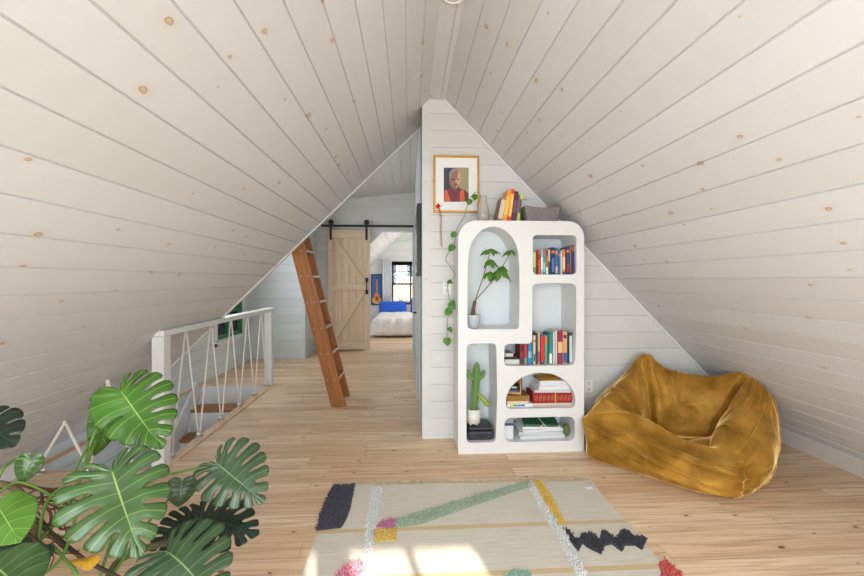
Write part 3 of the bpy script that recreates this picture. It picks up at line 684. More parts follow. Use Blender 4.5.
def outline(t, O_=None):
    O_ = O_ or OUTP; q = t*(len(O_)-1); i = min(int(q), len(O_)-2); return O_[i].lerp(O_[i+1], q-i)
LANCE = bez([(0, 0, 0), (.06, .03, 0), (.2, .10, 0), (.45, .17, 0), (.7, .14, 0), (.88, .06, 0), (1, 0, 0)], 6)
def leaf(A, T, nrm, m, root, width=1.0, wneg=None, OP=None, negsplit=True, lobes=9, split=True, arch=.10, droop=.22, gap=.30, s0=.36, petiole=None, seed=0, name='leaf', label=None, fold=0.0):
    A, T = Vector(A), Vector(T); ax = (T-A); L = ax.length; ax.normalize(); nz = Vector(nrm); nz = (nz-ax*nz.dot(ax)).normalized(); sy = nz.cross(ax)
    rr = random.Random(seed); V_, F_, U_ = [], [], []
    def surf(x, y, side):
        z = -arch*x*x-droop*y*y*1.6+fold*y+.012*math.sin(9*x+seed)+.010*math.sin(14*y+6*x+seed)
        return A+(ax*x+sy*(y*side*(width if side > 0 or wneg is None else wneg))+nz*z)*L
    for side in (1, -1):
        n = lobes if split else 8
        gs = [gap*rr.uniform(.75, 1.25)*(1 if side > 0 or negsplit else (.55 if _ in (5, 7) else 0)) for _ in range(n+1)]; gs[0] = 0; gs[-1] = .0
        st = [s0*rr.uniform(.8, 1.25) for _ in range(n+1)]
        for li in range(n):
            t0, t1 = li/n, (li+1)/n; NW, NS = 6, 14; base = len(V_)
            for j in range(NS+1):
                sj = j/NS
                for k in range(NW+1):
                    wv = k/NW
                    if split:
                        def g(i):
                            if sj < st[i]: return 0
                            q = (sj-st[i])/(1-st[i]); return gs[i]*min(1, q*4.0)**.5*(.85+.15*math.sin(q*3.1+.4*i))
                        a = t0+(t1-t0)*g(li)*.5; b_ = t1-(t1-t0)*g(li+1)*.5
                        if li == 0: a = t0
                        if li == n-1: b_ = t1
                        s = sj*(1-.10*abs(2*wv-1)**4*sj*sj)
                    else: a, b_, s = t0, t1, sj
                    t = a+(b_-a)*wv
                    O = outline(t, OP); rt = max(0, (t-.22)/.78); mx = .92*rt**1.25
                    x = mx+(O.x-mx)*s; y = O.y*s
                    x += .10*s*(1-s)*(1 if t > .3 else 0)*-1
                    V_.append(surf(x, y, side)+nz*L*.012*math.cos((wv-.5)*pi)*min(1, s*2)); U_.append((wv if n == lobes or not split else wv, s*1.0 if rt > 0 else s*.6+.03))
            for j in range(NS):
                for k in range(NW):
                    a = base+j*(NW+1)+k; f = [a, a+1, a+NW+2, a+NW+1]; F_.append(f if side > 0 else f[::-1])
    o = mk(name, V_, F_, m, None, U_, True)
    bm = bmesh.new(); bm.from_mesh(o.data); bmesh.ops.remove_doubles(bm, verts=bm.verts, dist=L*.0008); bm.to_mesh(o.data); bm.free()
    md = o.modifiers.new('solid', 'SOLIDIFY'); md.thickness = .0012; md.offset = 0
    shade(o, True)
    if root is not None: under(o, root)
    if label: o['label'] = label
    if petiole:
        P = bez(petiole+[tuple(A)], 8); q = MB().tube(P, [.0055-.002*i/len(P) for i in range(len(P))], 8)
        p = q.build('petiole', M_PET, None, smooth=True); p.parent = o
        if root is not None: p.matrix_parent_inverse = Matrix.Translation(root.location).inverted() @ Matrix.Identity(4) if False else Matrix.Identity(4)
    return o
M_PET = mat('petiole_green', lin(92, 128, 52), .5, noise_amt=.1, nscale=12)
LB = leafmat('leaf_bright', lin(68, 112, 34), lin(150, 184, 90), .36, .2)
LM = leafmat('leaf_mid', lin(62, 92, 46), lin(134, 164, 84), .28, .1)
LK = leafmat('leaf_dark', lin(26, 42, 30), lin(66, 90, 62), .34, .05)
LH = leafmat('leaf_grey_green', lin(54, 76, 48), lin(120, 144, 88), .34, .08)
LY = leafmat('leaf_lime', lin(84, 126, 40), lin(150, 190, 90), .36, .15)
pp = thing('monstera_plant', 'large potted monstera plant with big split leaves in the left foreground', 'plant', (-1.2, 1.0, 0))
q = MB(); q.lathe([(.13, 0), (.15, .01), (.19, .30), (.195, .33), (.18, .33), (.175, .29), (.02, .29)], (-1.2, 1.0, 0), 36); part(q, 'pot', colm(206, 190, 176, .6), pp, smooth=True)
q = MB(); q.lathe([(.174, .285), (.12, .30), (.01, .31)], (-1.2, 1.0, 0), 28); part(q, 'soil', colm(60, 42, 32, .95, bump=(60, .004)), pp, smooth=True)
def pt(px, py, Y): return tuple(atY(px, py, Y))
ST = (-1.2, 1.0, .30); ST2 = (-1.13, 1.2, .52); ST3 = (-1.15, 1.3, .58); ST4 = (-.95, 1.25, .42)
q = MB(); q.tube(bez([ST, (-1.2, 1.05, .40), ST2, ST3, pt(20, 492, 1.42), pt(-15, 482, 1.5)], 8), [.014-.0001*i for i in range(41)], 10); part(q, 'stem', colm(108, 92, 60, .8, noise_amt=.25, nscale=30), pp, smooth=True)
q = MB(); q.tube(bez([ST, (-1.1, 1.05, .36), ST4, pt(120, 560, 1.4), pt(175, 540, 1.52)], 8), [.011]*33, 10); part(q, 'stem', colm(86, 84, 56, .8, noise_amt=.25, nscale=30), pp, smooth=True)
toc = lambda A: (Vector((0, 0, 1.4))-Vector(A)).normalized()
def lf(a, Ya, t, Yt, m, up=.5, side=0.0, **k):
    A, T = pt(*a, Ya), pt(*t, Yt); n = toc(A)+Vector((side, 0, up)); return leaf(A, T, n, m, pp, **k)
lf((121, 392), 1.52, (162, 447), 1.44, LB, up=.2, width=1.04, wneg=.8, negsplit=False, petiole=[ST3, pt(72, 500, 1.45), pt(92, 440, 1.55), pt(107, 408, 1.57)], seed=1, label='bright green split leaf, the highest', gap=.3)
lf((112, 472), 1.30, (141, 556), 1.20, LM, up=.35, width=1.0, wneg=1.08, petiole=[ST2, pt(60, 560, 1.3), pt(82, 500, 1.38)], seed=2, gap=.28, s0=.34, lobes=9)
lf((218, 464), 1.62, (264, 502), 1.56, LH, up=.3, width=1.2, wneg=.92, petiole=[ST4, pt(120, 520, 1.45), pt(150, 482, 1.5), pt(185, 471, 1.6)], seed=3, gap=.34, lobes=9)
lf((198, 518), 1.60, (258, 530), 1.52, LK, up=1.2, width=.95, petiole=[ST4, pt(150, 560, 1.5), pt(180, 530, 1.6)], seed=4)
lf((196, 516), 1.66, (150, 548), 1.5, LK, up=1.2, width=1.0, petiole=[ST4, pt(160, 560, 1.5), pt(185, 530, 1.65)], seed=5)
lf((168, 552), 1.34, (222, 600), 1.26, LH, up=1.0, width=1.3, petiole=[ST4, pt(140, 600, 1.25)], seed=6, label='broad grey green split leaf at the bottom', lobes=9, gap=.24)
lf((-16, 420), 1.40, (14, 445), 1.36, LK, up=.2, width=1.0, petiole=[ST2, pt(-40, 500, 1.35), pt(-30, 440, 1.45)], seed=7, lobes=5, gap=.12)
lf((116, 404), 1.74, (96, 458), 1.70, LB, up=0, width=.62, split=False, side=.9, petiole=[ST3, pt(80, 480, 1.6), pt(100, 430, 1.72)], seed=8)
lf((182, 482), 1.70, (178, 508), 1.68, LH, up=.3, width=1.15, split=False, petiole=[ST4, pt(150, 520, 1.55), pt(168, 500, 1.7)], seed=9)
lf((31, 458), 1.42, (20, 484), 1.40, LM, up=0, width=.9, split=False, side=-.3, petiole=[ST2, pt(-20, 540, 1.3), pt(0, 475, 1.35), pt(15, 460, 1.4)], seed=10)
lf((-2, 507), 1.18, (19, 540), 1.12, LY, up=.2, width=.98, split=False, petiole=[ST2, pt(-30, 560, 1.15)], seed=11, label='lime green heart-shaped leaf')
lf((-8, 549), 1.20, (24, 556), 1.14, LK, up=.8, width=.75, split=False, petiole=[ST2, pt(-30, 600, 1.15)], seed=12)
lf((43, 549), 1.16, (40, 566), 1.13, LK, up=.4, width=1.1, split=False, petiole=[ST2, pt(36, 620, 1.15), pt(40, 575, 1.17)], seed=13)
lf((-6, 566), 1.06, (30, 592), 1.0, LM, up=.8, width=1.1, split=False, petiole=[ST, pt(-20, 620, 1.05)], seed=14)
# dead leaf and aerial roots
A, T = pt(94, 556, 1.3), pt(68, 566, 1.25)
leaf(A, T, (0, -.4, 1), leafmat('leaf_dead', lin(196, 150, 36), lin(120, 80, 30), .6, .1), pp, width=.7, split=False, droop=.9, arch=-.25, seed=15, label='withered yellow leaf')
rk = random.Random(5)
M_ROOT = colm(88, 60, 44, .85, noise_amt=.3, nscale=40)
for i in range(26):
    x0, y0 = rk.uniform(-8, 60), rk.uniform(482, 540); x1, y1 = x0+rk.uniform(15, 75), y0+rk.uniform(-12, 45)
    Y0 = rk.uniform(1.3, 1.7); pts = [pt(x0+(x1-x0)*k/4+rk.uniform(-7, 7), y0+(y1-y0)*k/4+rk.uniform(-8, 8), Y0+rk.uniform(-.05, .05)) for k in range(5)]
    q = MB().tube(bez(pts, 5), rk.choice([.0022, .003, .0045]), 6); part(q, 'aerial_root', M_ROOT, pp, smooth=True)
q = MB().tube(bez([pt(-5, 488, 1.5), pt(18, 484, 1.5), pt(40, 489, 1.5), pt(66, 492, 1.48)], 8), .008, 8); part(q, 'aerial_root', M_ROOT, pp, smooth=True)
q = MB().tube(bez([pt(34, 518, 1.35), pt(60, 540, 1.35), pt(85, 560, 1.32), pt(112, 574, 1.3), pt(140, 590, 1.25)], 8), .006, 8); part(q, 'aerial_root', colm(60, 52, 34, .8), pp, smooth=True)
q = MB().tube(bez([pt(95, 352+80, 1.6), pt(70, 478, 1.42), pt(48, 500, 1.36), pt(40, 530, 1.3), pt(38, 575, 1.22), ST2], 8), .0045, 8); part(q, 'stem', M_PET, pp, smooth=True)
q = MB().tube(bez([pt(0, 492, 1.4), pt(18, 482, 1.4), pt(45, 492, 1.38), pt(70, 512, 1.36)], 8), .0042, 8); part(q, 'stem', M_PET, pp, smooth=True)
q = MB().tube(bez([pt(52, 545, 1.24), pt(62, 556, 1.2), pt(74, 580, 1.15), ST2], 8), .0045, 8); part(q, 'stem', M_PET, pp, smooth=True)
# ================================================================== TREE PLANT IN NOOK
pl = thing('potted_money_tree', 'small money tree in a pale grey pot in the arched nook', 'plant', (.535, SY+.13, 1.003))
q = MB(); q.lathe([(.042, 0), (.05, .004), (.062, .1), (.062, .108), (.055, .108), (.054, .095), (.01, .095)], n=28); q.build('pot', colm(196, 202, 204, .5), pl, smooth=True)
q = MB(); q.lathe([(.053, .092), (.03, .098), (.005, .1)], n=20); q.build('soil', colm(60, 44, 34, .9), pl, smooth=True)
q = MB(); q.tube(bez([(0, 0, .09), (.002, 0, .14), (.012, 0, .20), (.018, 0, .225)], 5), [.022, .022, .021, .02, .019, .018, .017, .017, .016, .016, .016, .015, .015, .014, .012, .008], 10); q.build('trunk', colm(104, 76, 56, .8, noise_amt=.25, nscale=30), pl, smooth=True)
E_ = {}
def lp(cx, cy): p = atY(425+cx/4.118, 200+cy/4.118, SY+.13); return Vector((p.x-.535, 0, p.z-1.003))
crowns = [((268, 203), .075, -.02, (.02, 0, 1)), ((266, 245), .06, -.04, (-.3, -.4, .7)), ((264, 296), .06, -.03, (-.2, -.4, .6)), ((310, 283), .085, -.03, (.2, -.5, .7)), ((357, 206), .075, .0, (.25, -.2, 1)), ((322, 272), .05, .03, (.3, .1, 1))]
base = Vector((.014, 0, .22))
for ci, (c, ll, yo, up) in enumerate(crowns):
    p = lp(*c); p.y = yo
    start = base.copy() if ci in (0, 3) else base.copy()
    midp = base.lerp(p, .5)+Vector((.01 if ci != 4 else .03, 0, .0))
    if ci in (0, 3, 4): MB().tube(bez([start, midp, p], 8), [.005-.0001*i for i in range(17)], 7).build('branch', colm(120, 112, 72, .7), pl, smooth=True)
    else:
        q0 = lp(268, 330) if ci != 5 else lp(300, 310); MB().tube(bez([q0, (q0+p)/2+Vector((.005, 0, 0)), p], 5), .0022, 6).build('branch', colm(110, 130, 62, .6), pl, smooth=True)
    ll *= 1.55
    for k in range(6):
        a = 2*pi*k/6+ci*.7; dx, dy = math.cos(a), math.sin(a)
        tip = p+Vector((dx*ll*.85, dy*ll*.6, -ll*(.35 if ci in (0, 4) else .75)*(.6+.4*abs(math.sin(a*1.3+ci)))))
        o = leaf(p, tip, Vector((dx*.3, dy*.3, 1))+Vector((0, -.5, 0)), leafmat('leaf_tree', lin(88, 138, 44), lin(130, 170, 80), .4, .2), None, width=1.3, OP=LANCE, split=False, arch=.25, droop=.3, seed=ci*7+k, name='leaflet')
        o.parent = pl
# ================================================================== PORTRAIT
Yw = D-.002
def W(px, py, Y=Yw): return atY(px, py, Y)
f0, f1 = W(433.4, 212.7), W(478.8, 156.6)
pf = thing('framed_portrait', 'gilt framed portrait photograph with a wide white mat on the boarded wall', 'picture', ((f0.x+f1.x)/2, Yw, f0.z))
hw = (f1.x-f0.x)/2; hh = f1.z-f0.z
q = MB(); t = .017
for (cx, cz, sx, sz) in ((0, t/2, 2*hw, t), (0, hh-t/2, 2*hw, t), (-hw+t/2, hh/2, t, hh-2*t), (hw-t/2, hh/2, t, hh-2*t)): q.box((cx, -.014, cz), (sx, .028, sz))
q.build('frame', mat('gilt', lin(206, 148, 48), .38, metal=.35, noise_amt=.12, nscale=30), pf, bevel=.003)
MB().box((0, -.008, hh/2), (2*hw-2*t, .006, hh-2*t)).build('mat_board', colm(240, 240, 238, .7), pf)
def U2(cx, cy, dy=0): p = W(425+cx/6.17, 145+cy/6.17); return Vector((p.x-pf.location.x, -.0115-dy, p.z-pf.location.z))
q = MB(); k_ = 0
def poly(pts, mi, lvl): q.prism([U2(x, y, lvl*.0004) for x, y in pts], (0, .0003, 0), mi)
poly([(115, 142), (268, 142), (268, 352), (115, 352)], 0, 0)
poly([(200, 142), (268, 142), (268, 352), (215, 352)], 1, 1)
poly([(120, 352), (118, 300), (140, 276), (175, 262), (215, 268), (250, 284), (268, 300), (268, 352)], 2, 2)
poly([(118, 352), (118, 286), (134, 276), (160, 352)], 3, 3); poly([(215, 352), (212, 300), (222, 278), (240, 282), (246, 352)], 3, 3)
poly([(150, 240), (148, 205), (156, 170), (176, 152), (200, 152), (216, 170), (220, 205), (214, 240), (202, 268), (180, 276), (164, 264)], 4, 3)
poly([(190, 272), (214, 242), (222, 206), (216, 172), (204, 158), (198, 190), (196, 230)], 5, 4)
poly([(150, 205), (150, 172), (170, 148), (200, 146), (214, 160), (190, 160), (166, 176), (158, 205)], 6, 5)
poly([(166, 212), (184, 210), (184, 216), (166, 218)], 7, 5); poly([(196, 210), (210, 210), (210, 216), (196, 216)], 7, 5)
poly([(180, 246), (204, 244), (200, 251), (184, 252)], 7, 5); poly([(188, 214), (194, 214), (198, 234), (186, 235)], 5, 5)
q.build('portrait_print', [colm(62, 60, 72, .5), colm(164, 152, 112, .5), colm(112, 44, 58, .5), colm(214, 92, 48, .5), colm(150, 102, 84, .5), colm(206, 160, 138, .5), colm(148, 144, 148, .5), colm(60, 40, 38, .5)], pf, fixn=True)
# red flower ornament on the frame corner
p = W(438, 206.5, D-.035)
rf = thing('red_ornament', 'red knotted flower hanging with long red threads on the corner of the gilt frame', 'ornament', (p.x, p.y-.01, p.z))
q = MB(); rk = random.Random(3)
for i in range(16):
    a = rk.uniform(0, 6.28); r_ = rk.uniform(0, .016); uvsphere(q, (r_*math.cos(a), rk.uniform(-.01, .006), r_*math.sin(a)), .009, 8, 6)
q.build('flower', colm(196, 24, 30, .6), rf, smooth=True)
for dx in (.018, .026, .032):
    MB().tube(bez([(dx*.3, 0, -.01), (dx, -.002, -.1), (dx*.9, 0, -.2), (dx*1.15, 0, -.33-dx)], 6), .0016, 6).build('thread', colm(186, 60, 54, .7), rf, smooth=True)
# vase
vz = 1.881
va = thing('glass_vase', 'tall smoky clear glass vase on top of the bookcase beside the portrait', 'vase', (atY(483, 220, 3.32).x, 3.32, vz))
m = bpy.data.materials.new('smoky_glass'); m.use_nodes = True; b = m.node_tree.nodes['Principled BSDF']
b.inputs['Base Color'].default_value = lin(214, 200, 188); b.inputs['Roughness'].default_value = .08; b.inputs['Transmission Weight'].default_value = .8; b.inputs['IOR'].default_value = 1.3
q = MB(); prof = [(.035, 0), (.05, .01), (.055, .06), (.05, .11), (.036, .16), (.03, .19), (.033, .225), (.030, .225), (.027, .19), (.033, .16), (.047, .11), (.052, .06), (.046, .014), (.01, .012)]
q.lathe(prof, n=28); M_VASE = mat('pale_glass', lin(222, 212, 202), .12); M_VASE.node_tree.nodes['Principled BSDF'].inputs['Alpha'].default_value = .42; q.build('body', M_VASE, va, smooth=True)
q = MB(); q.lathe([(.045, .016), (.0505, .06), (.046, .10), (.01, .10)], n=24); q.build('water', glass('tinted_water', (.93, .9, .86, 1)), va, smooth=True)
# vine
vn = thing('trailing_vine', 'trailing heart-leaf vine hanging from the glass vase down the side of the bookcase', 'vine', (va.location.x, 3.32, vz+.13))
Pv = [(483, 205, 3.32), (481, 196, 3.32), (477, 192, 3.30), (471, 197, 3.27), (467, 207, 3.24), (464, 217, 3.22), (456.5, 230, 3.2), (454.5, 244, 3.28), (446, 258, 3.40), (450, 266, 3.42), (455, 276, 3.38), (448, 284, 3.40), (449, 298, 3.42), (450.5, 306, 3.42), (447.5, 320, 3.42), (447, 331, 3.43), (447, 343, 3.43)]
q = MB().tube(bez([atY(*p) for p in Pv], 5), .0032, 6); part(q, 'stem', colm(122, 150, 84, .6), vn, smooth=True)
for i, (x, y, Y, dx, dy, s) in enumerate(((475, 195, 3.29, -.5, 5.5, .9), (470, 200, 3.26, -2, 5, .9), (455, 233, 3.2, -4, 4, .9), (453, 246, 3.27, -4, 5, 1), (451, 281, 3.38, -4, 2, .8), (451, 303, 3.4, 5, 6, 1.1), (450, 310, 3.4, -5, 5, 1.0), (449, 328, 3.41, 3, 4, .9), (447, 339, 3.42, 1, 7, 1.1))):
    A = atY(x, y, Y); T = atY(x+dx, y+dy, Y-.02)
    leaf(A, T, (0.1*(-1)**i, -1, .4), leafmat('leaf_vine', lin(82, 140, 50), lin(130, 176, 80), .4, .2), vn, width=1.0*s, split=False, seed=i+30)
# books on top
gt = 'books leaning on top of the bookcase'
tb = [(499.5, 505, 198, (150, 120, 110), 'book with a pale picture cover leaning nearest the vase', dict(band=((214, 196, 170), .1, .9), lean=.2)),
      (505, 509.4, 190.5, (236, 158, 40), 'yellow orange book leaning on top of the bookcase', dict(lean=.16, band=((240, 190, 80), .2, .8))),
      (509.6, 513.4, 189.5, (222, 62, 36), 'red orange book leaning on top of the bookcase', dict(lean=.14, band=((250, 190, 90), .15, .85))),
      (513.6, 517.6, 191.5, (70, 40, 56), 'dark aubergine book leaning on top of the bookcase', dict(lean=.13, band=((120, 70, 96), .3, .7))),
      (517.8, 519.4, 195, (140, 90, 160), 'very thin violet book leaning on top of the bookcase', dict(lean=.13)),
      (519.5, 522, 194, (206, 216, 40), 'acid yellow green book leaning against the grey basket', dict(lean=.13, band=((90, 90, 50), .3, .8)))]
for it in tb:
    x0, x1, yt, col, lab, k = it; Yf = 3.25; a = atY(x0-2.6, 219, Yf); b_ = atY(x1-2.6, 219, Yf); h = (atY(x0, yt, Yf).z-1.881)/math.cos(k['lean'])
    book((a.x+b_.x)/2, Yf, 1.881+abs(b_.x-a.x)/2*math.sin(k['lean'])+.0005, (b_.x-a.x)*.93, h, .17, col, lab, gt, **k)
# picture on the face of the first leaning book is part of its cover
bx = atY(541, 215, 3.36).x
bs = thing('woven_basket', 'low grey woven fabric basket on the right end of the bookcase top', 'basket', (bx-.01, 3.36, 1.881))
q = MB(); nx = 30; prof = []
hwb, hdb, hb = .158, .10, .135
q.v = []; n = 48; rows_ = 12
for r_ in range(rows_+1):
    z = hb*r_/rows_; fl_ = .88+.12*r_/rows_
    for j in range(n):
        a = 2*pi*j/n; ca_, sa_ = math.cos(a), math.sin(a); e = .28
        x = hwb*fl_*math.copysign(abs(ca_)**e, ca_); y = hdb*fl_*math.copysign(abs(sa_)**e, sa_)
        zz_ = z-(.018*(1-abs(x)/hwb)*(r_/rows_)**2)
        q.v.append(Vector((x, y, zz_)))
for r_ in range(rows_):
    for j in range(n): a = r_*n+j; b_ = r_*n+(j+1) % n; q.f.append([a, b_, b_+n, a+n]); q.m.append(0)
q.f.append([j for j in range(n)][::-1]); q.m.append(0)
o = q.build('body', mat('grey_weave', lin(142, 134, 132), .9), bs, smooth=True); md = o.modifiers.new('s', 'SOLIDIFY'); md.thickness = .006; md.offset = -1
nt = MATS['grey_weave'].node_tree; wv_ = N(nt, 'ShaderNodeTexWave'); wv_.bands_direction = 'DIAGONAL'; wv_.inputs['Scale'].default_value = 28; wv_.inputs['Distortion'].default_value = 1.5
tc = N(nt, 'ShaderNodeTexCoord'); nt.links.new(tc.outputs['Object'], wv_.inputs['Vector']); bp = N(nt, 'ShaderNodeBump'); bp.inputs['Distance'].default_value = .006
nt.links.new(wv_.outputs[0], bp.inputs['Height']); nt.links.new(bp.outputs[0], nt.nodes['Principled BSDF'].inputs['Normal'])
q = MB()
for k in range(5): uvsphere(q, (bx-.01+.06+rk.uniform(-.02, .02), 3.36+rk.uniform(-.01, .01), 1.881+.118+rk.uniform(0, .01)), .018, 10, 7)
q.box((bx+.05, 3.36, 1.881+.06), (.05, .05, .11))
o = q.build('red_pouch', colm(196, 36, 40, .6), smooth=True); tag(o, 'small red cloth pouch poking out of the grey basket', 'pouch')
# outlets
M_PLATE = mat('outlet_plastic', lin(238, 238, 234), .4)
def outlet(px, py, lab, plug=False, Y=D, X=None):
    p = atY(px, py, Y) if X is None else Vector((X, 7.7, .34))
    o = thing('wall_outlet', lab, 'outlet', (p.x, p.y-.0005 if X is None else p.y, p.z), 0 if X is None else pi/2)
    MB().box((0, -.003, 0), (.072, .006, .115)).build('cover_plate', M_PLATE, o, bevel=.002)
    for z in (.026, -.026): MB().box((0, -.007, z), (.032, .003, .028)).box((-.007, -.009, z), (.002, .002, .009)).box((.007, -.009, z), (.002, .002, .009)).build('socket', mat('socket_grey', lin(208, 208, 204), .4), o)
    return o
outlet(447, 288, 'white wall outlet behind the trailing vine left of the bookcase')
outlet(588.5, 386, 'white wall outlet between the bookcase and the bean bag')
outlet(0, 0, 'pale wall outlet low on the closet side behind the ladder', X=-1.849)
# ================================================================== BEAN BAG
M_VEL = bpy.data.materials.new('mustard_velvet'); M_VEL.use_nodes = True; nt = M_VEL.node_tree; b = nt.nodes['Principled BSDF']
b.inputs['Roughness'].default_value = .40; b.inputs['Sheen Weight'].default_value = 1.0; b.inputs['Sheen Roughness'].default_value = .25; b.inputs['Sheen Tint'].default_value = lin(255, 226, 160)
b.inputs['Specular IOR Level'].default_value = .5; b.inputs['Specular Tint'].default_value = lin(255, 200, 110)
tc = N(nt, 'ShaderNodeTexCoord'); n1 = N(nt, 'ShaderNodeTexNoise'); n1.inputs['Scale'].default_value = 5; n1.inputs['Detail'].default_value = 5; n1.inputs['Distortion'].default_value = .3
nt.links.new(tc.outputs['Object'], n1.inputs['Vector'])
cr_ = N(nt, 'ShaderNodeValToRGB'); cr_.color_ramp.elements[0].position = .36; cr_.color_ramp.elements[0].color = lin(122, 82, 24); cr_.color_ramp.elements[1].position = .66; cr_.color_ramp.elements[1].color = lin(178, 130, 54)
nt.links.new(n1.outputs[0], cr_.inputs[0]); nt.links.new(cr_.outputs[0], b.inputs['Base Color'])
n2 = N(nt, 'ShaderNodeTexNoise'); n2.inputs['Scale'].default_value = 11; n2.inputs['Detail'].default_value = 3; nt.links.new(tc.outputs['Object'], n2.inputs['Vector'])
bp = N(nt, 'ShaderNodeBump'); bp.inputs['Distance'].default_value = .022; bp.inputs['Strength'].default_value = .7; nt.links.new(n2.outputs[0], bp.inputs['Height']); nt.links.new(bp.outputs[0], b.inputs['Normal'])
df_ = N(nt, 'ShaderNodeBsdfSheen'); df_.inputs['Roughness'].default_value = .38; df_.inputs['Color'].default_value = lin(250, 206, 120)
ad_ = N(nt, 'ShaderNodeAddShader'); nt.links.new(b.outputs[0], ad_.inputs[0]); nt.links.new(df_.outputs[0], ad_.inputs[1]); nt.links.new(bp.outputs[0], df_.inputs['Normal']); nt.links.new(ad_.outputs[0], nt.nodes['Material Output'].inputs[0])
crest = [(588, 416, 3.10), (630, 425, 2.92), (672, 441, 2.72), (706, 448, 2.62), (737, 451, 2.56), (755, 426, 2.66), (762, 399, 2.80), (750.5, 366, 2.95), (730, 375, 3.08), (690, 375, 3.24), (662, 367, 3.34), (644, 354, 3.38), (622, 377, 3.34), (603, 398, 3.24)]
crest = [atY(*p) for p in crest]
base_ = [(1.395, 3.06), (1.57, 2.86), (1.78, 2.62), (1.96, 2.45), (2.13, 2.42), (2.40, 2.56), (2.62, 2.74), (2.72, 2.95), (2.60, 3.20), (2.42, 3.34), (2.15, 3.42), (1.90, 3.45), (1.66, 3.44), (1.54, 3.29)]
base_ = [Vector((x, y, 0.004)) for x, y in base_]
seat = [(650, 427, 3.04), (656, 435, 2.95), (670, 442, 2.86), (688, 446, 2.80), (703, 444, 2.80), (710, 438, 2.84), (711, 433, 2.90), (706, 430, 3.0), (696, 430, 3.05), (682, 429, 3.10), (668, 427, 3.14), (656, 423, 3.17), (649, 419, 3.16), (648, 422, 3.10)]
seat = [atY(*p)-Vector((0, 0, .045 if i in (1, 2, 3, 4) else .01)) for i, p in enumerate(seat)]; ctr = atY(678, 440, 2.96)-Vector((0, 0, .03)); cen = Vector((2.06, 2.93, 0))
rows_ = []
rows_.append([p.lerp(Vector((cen.x, cen.y, .004)), .05) for p in base_])
rows_.append([p+Vector((0, 0, .03)) for p in base_])
bul = []
for i, (p, c) in enumerate(zip(base_, crest)):
    d_ = Vector((p.x-cen.x, p.y-cen.y, 0)).normalized(); k = .02 if i not in (5, 6, 7) else .035
    if i in (12, 13, 0): k = .005
    bul.append(Vector((p.x, p.y, c.z*.42))+d_*k)
rows_.append(bul)
rows_.append([b0.lerp(c, .62)+Vector((b0.x-cen.x, b0.y-cen.y, 0)).normalized()*.045 for b0, c in zip(bul, crest)])
rows_.append(crest)
puff = [.13, .12, .08, .05, .055, .10, .10, .0, .08, .085, .08, .0, .12, .14]
inn = []
for c, s_, pf_ in zip(crest, seat, puff):
    m_ = c.lerp(s_, .5); d_ = Vector((cen.x-c.x, cen.y-c.y, 0)).normalized(); inn.append(m_+Vector((0, 0, pf_*.7))+d_*pf_*.35)
rows_.append([c.lerp(i_, .45)+Vector((0, 0, pf_*.45)) for c, i_, pf_ in zip(crest, inn, puff)])
rows_.append(inn); rows_.append(seat)
rows_.append([s_.lerp(ctr, .5)-Vector((0, 0, .015)) for s_ in seat]); rows_.append([ctr-Vector((0, 0, .012))]*14)
SUBT, SUBR = 14, 9; n = 14
def crc(P, i, t):  # closed catmull
    a, b_, c, d_ = P[(i-1) % n], P[i % n], P[(i+1) % n], P[(i+2) % n]
    return .5*((2*b_)+(c-a)*t+(2*a-5*b_+4*c-d_)*t*t+(3*b_-a-3*c+d_)*t**3)
dense = [[crc(r_, i, k/SUBT) for i in range(n) for k in range(SUBT)] for r_ in rows_]
nt_ = n*SUBT; grid = [bez([dense[r_][j] for r_ in range(len(rows_))], SUBR) for j in range(nt_)]
nr = len(grid[0]); V_ = []; sd = Vector((3.1, 1.7, .4))
FOLDS = [((-.3, 3.2), (2.6, 1.7), .016, .020), ((.1, 2.2), (3.3, .9), .014, .017), ((.1, 3.7), (1.4, 2.9), .012, .015), ((1.5, 3.2), (3.6, 2.6), .014, .012),
         ((2.6, 1.2), (3.9, .7), .012, .013), ((3.3, 3.1), (4.7, 3.2), .010, .014), ((3.5, 2.3), (4.8, 2.2), .010, .013), ((3.6, 1.5), (4.6, 1.4), .010, .011),
         ((4.6, 1.0), (6.3, 1.6), .014, .014), ((5.6, 3.4), (6.9, 3.7), .012, .012), ((7.0, 3.9), (5.6, 2.2), .014, .012),
         ((8.9, 4.2), (9.0, 5.6), .012, .018), ((9.6, 4.1), (9.4, 5.9), .014, .018), ((10.2, 4.2), (9.8, 6.2), .012, .014), ((8.1, 4.3), (8.0, 5.2), .010, .012), ((10.7, 4.3), (10.3, 6.4), .014, .016),
         ((11.2, 4.3), (12.4, 5.8), .014, .016), ((11.3, 5.0), (12.0, 6.6), .012, .014), ((12.8, 4.2), (13.4, 6.0), .014, .015), ((.1, 4.3), (1.1, 5.6), .012, .014), ((-.7, 4.2), (.4, 6.3), .012, .014),
         ((6.7, 4.3), (5.7, 5.4), .012, .016), ((6.8, 5.0), (5.9, 6.3), .012, .015), ((6.4, 4.2), (5.2, 4.9), .010, .013), ((4.4, 4.5), (5.0, 6.3), .012, .012), ((2.2, 4.4), (2.6, 6.4), .012, .008)]
crow = 4*SUBR
def nrm_at(j, r_):
    a = grid[(j+1) % nt_][r_]-grid[(j-1) % nt_][r_]; b_ = grid[j][min(r_+1, nr-1)]-grid[j][max(r_-1, 0)]
    v = a.cross(b_); return v.normalized() if v.length > 1e-9 else Vector((0, 0, 1))
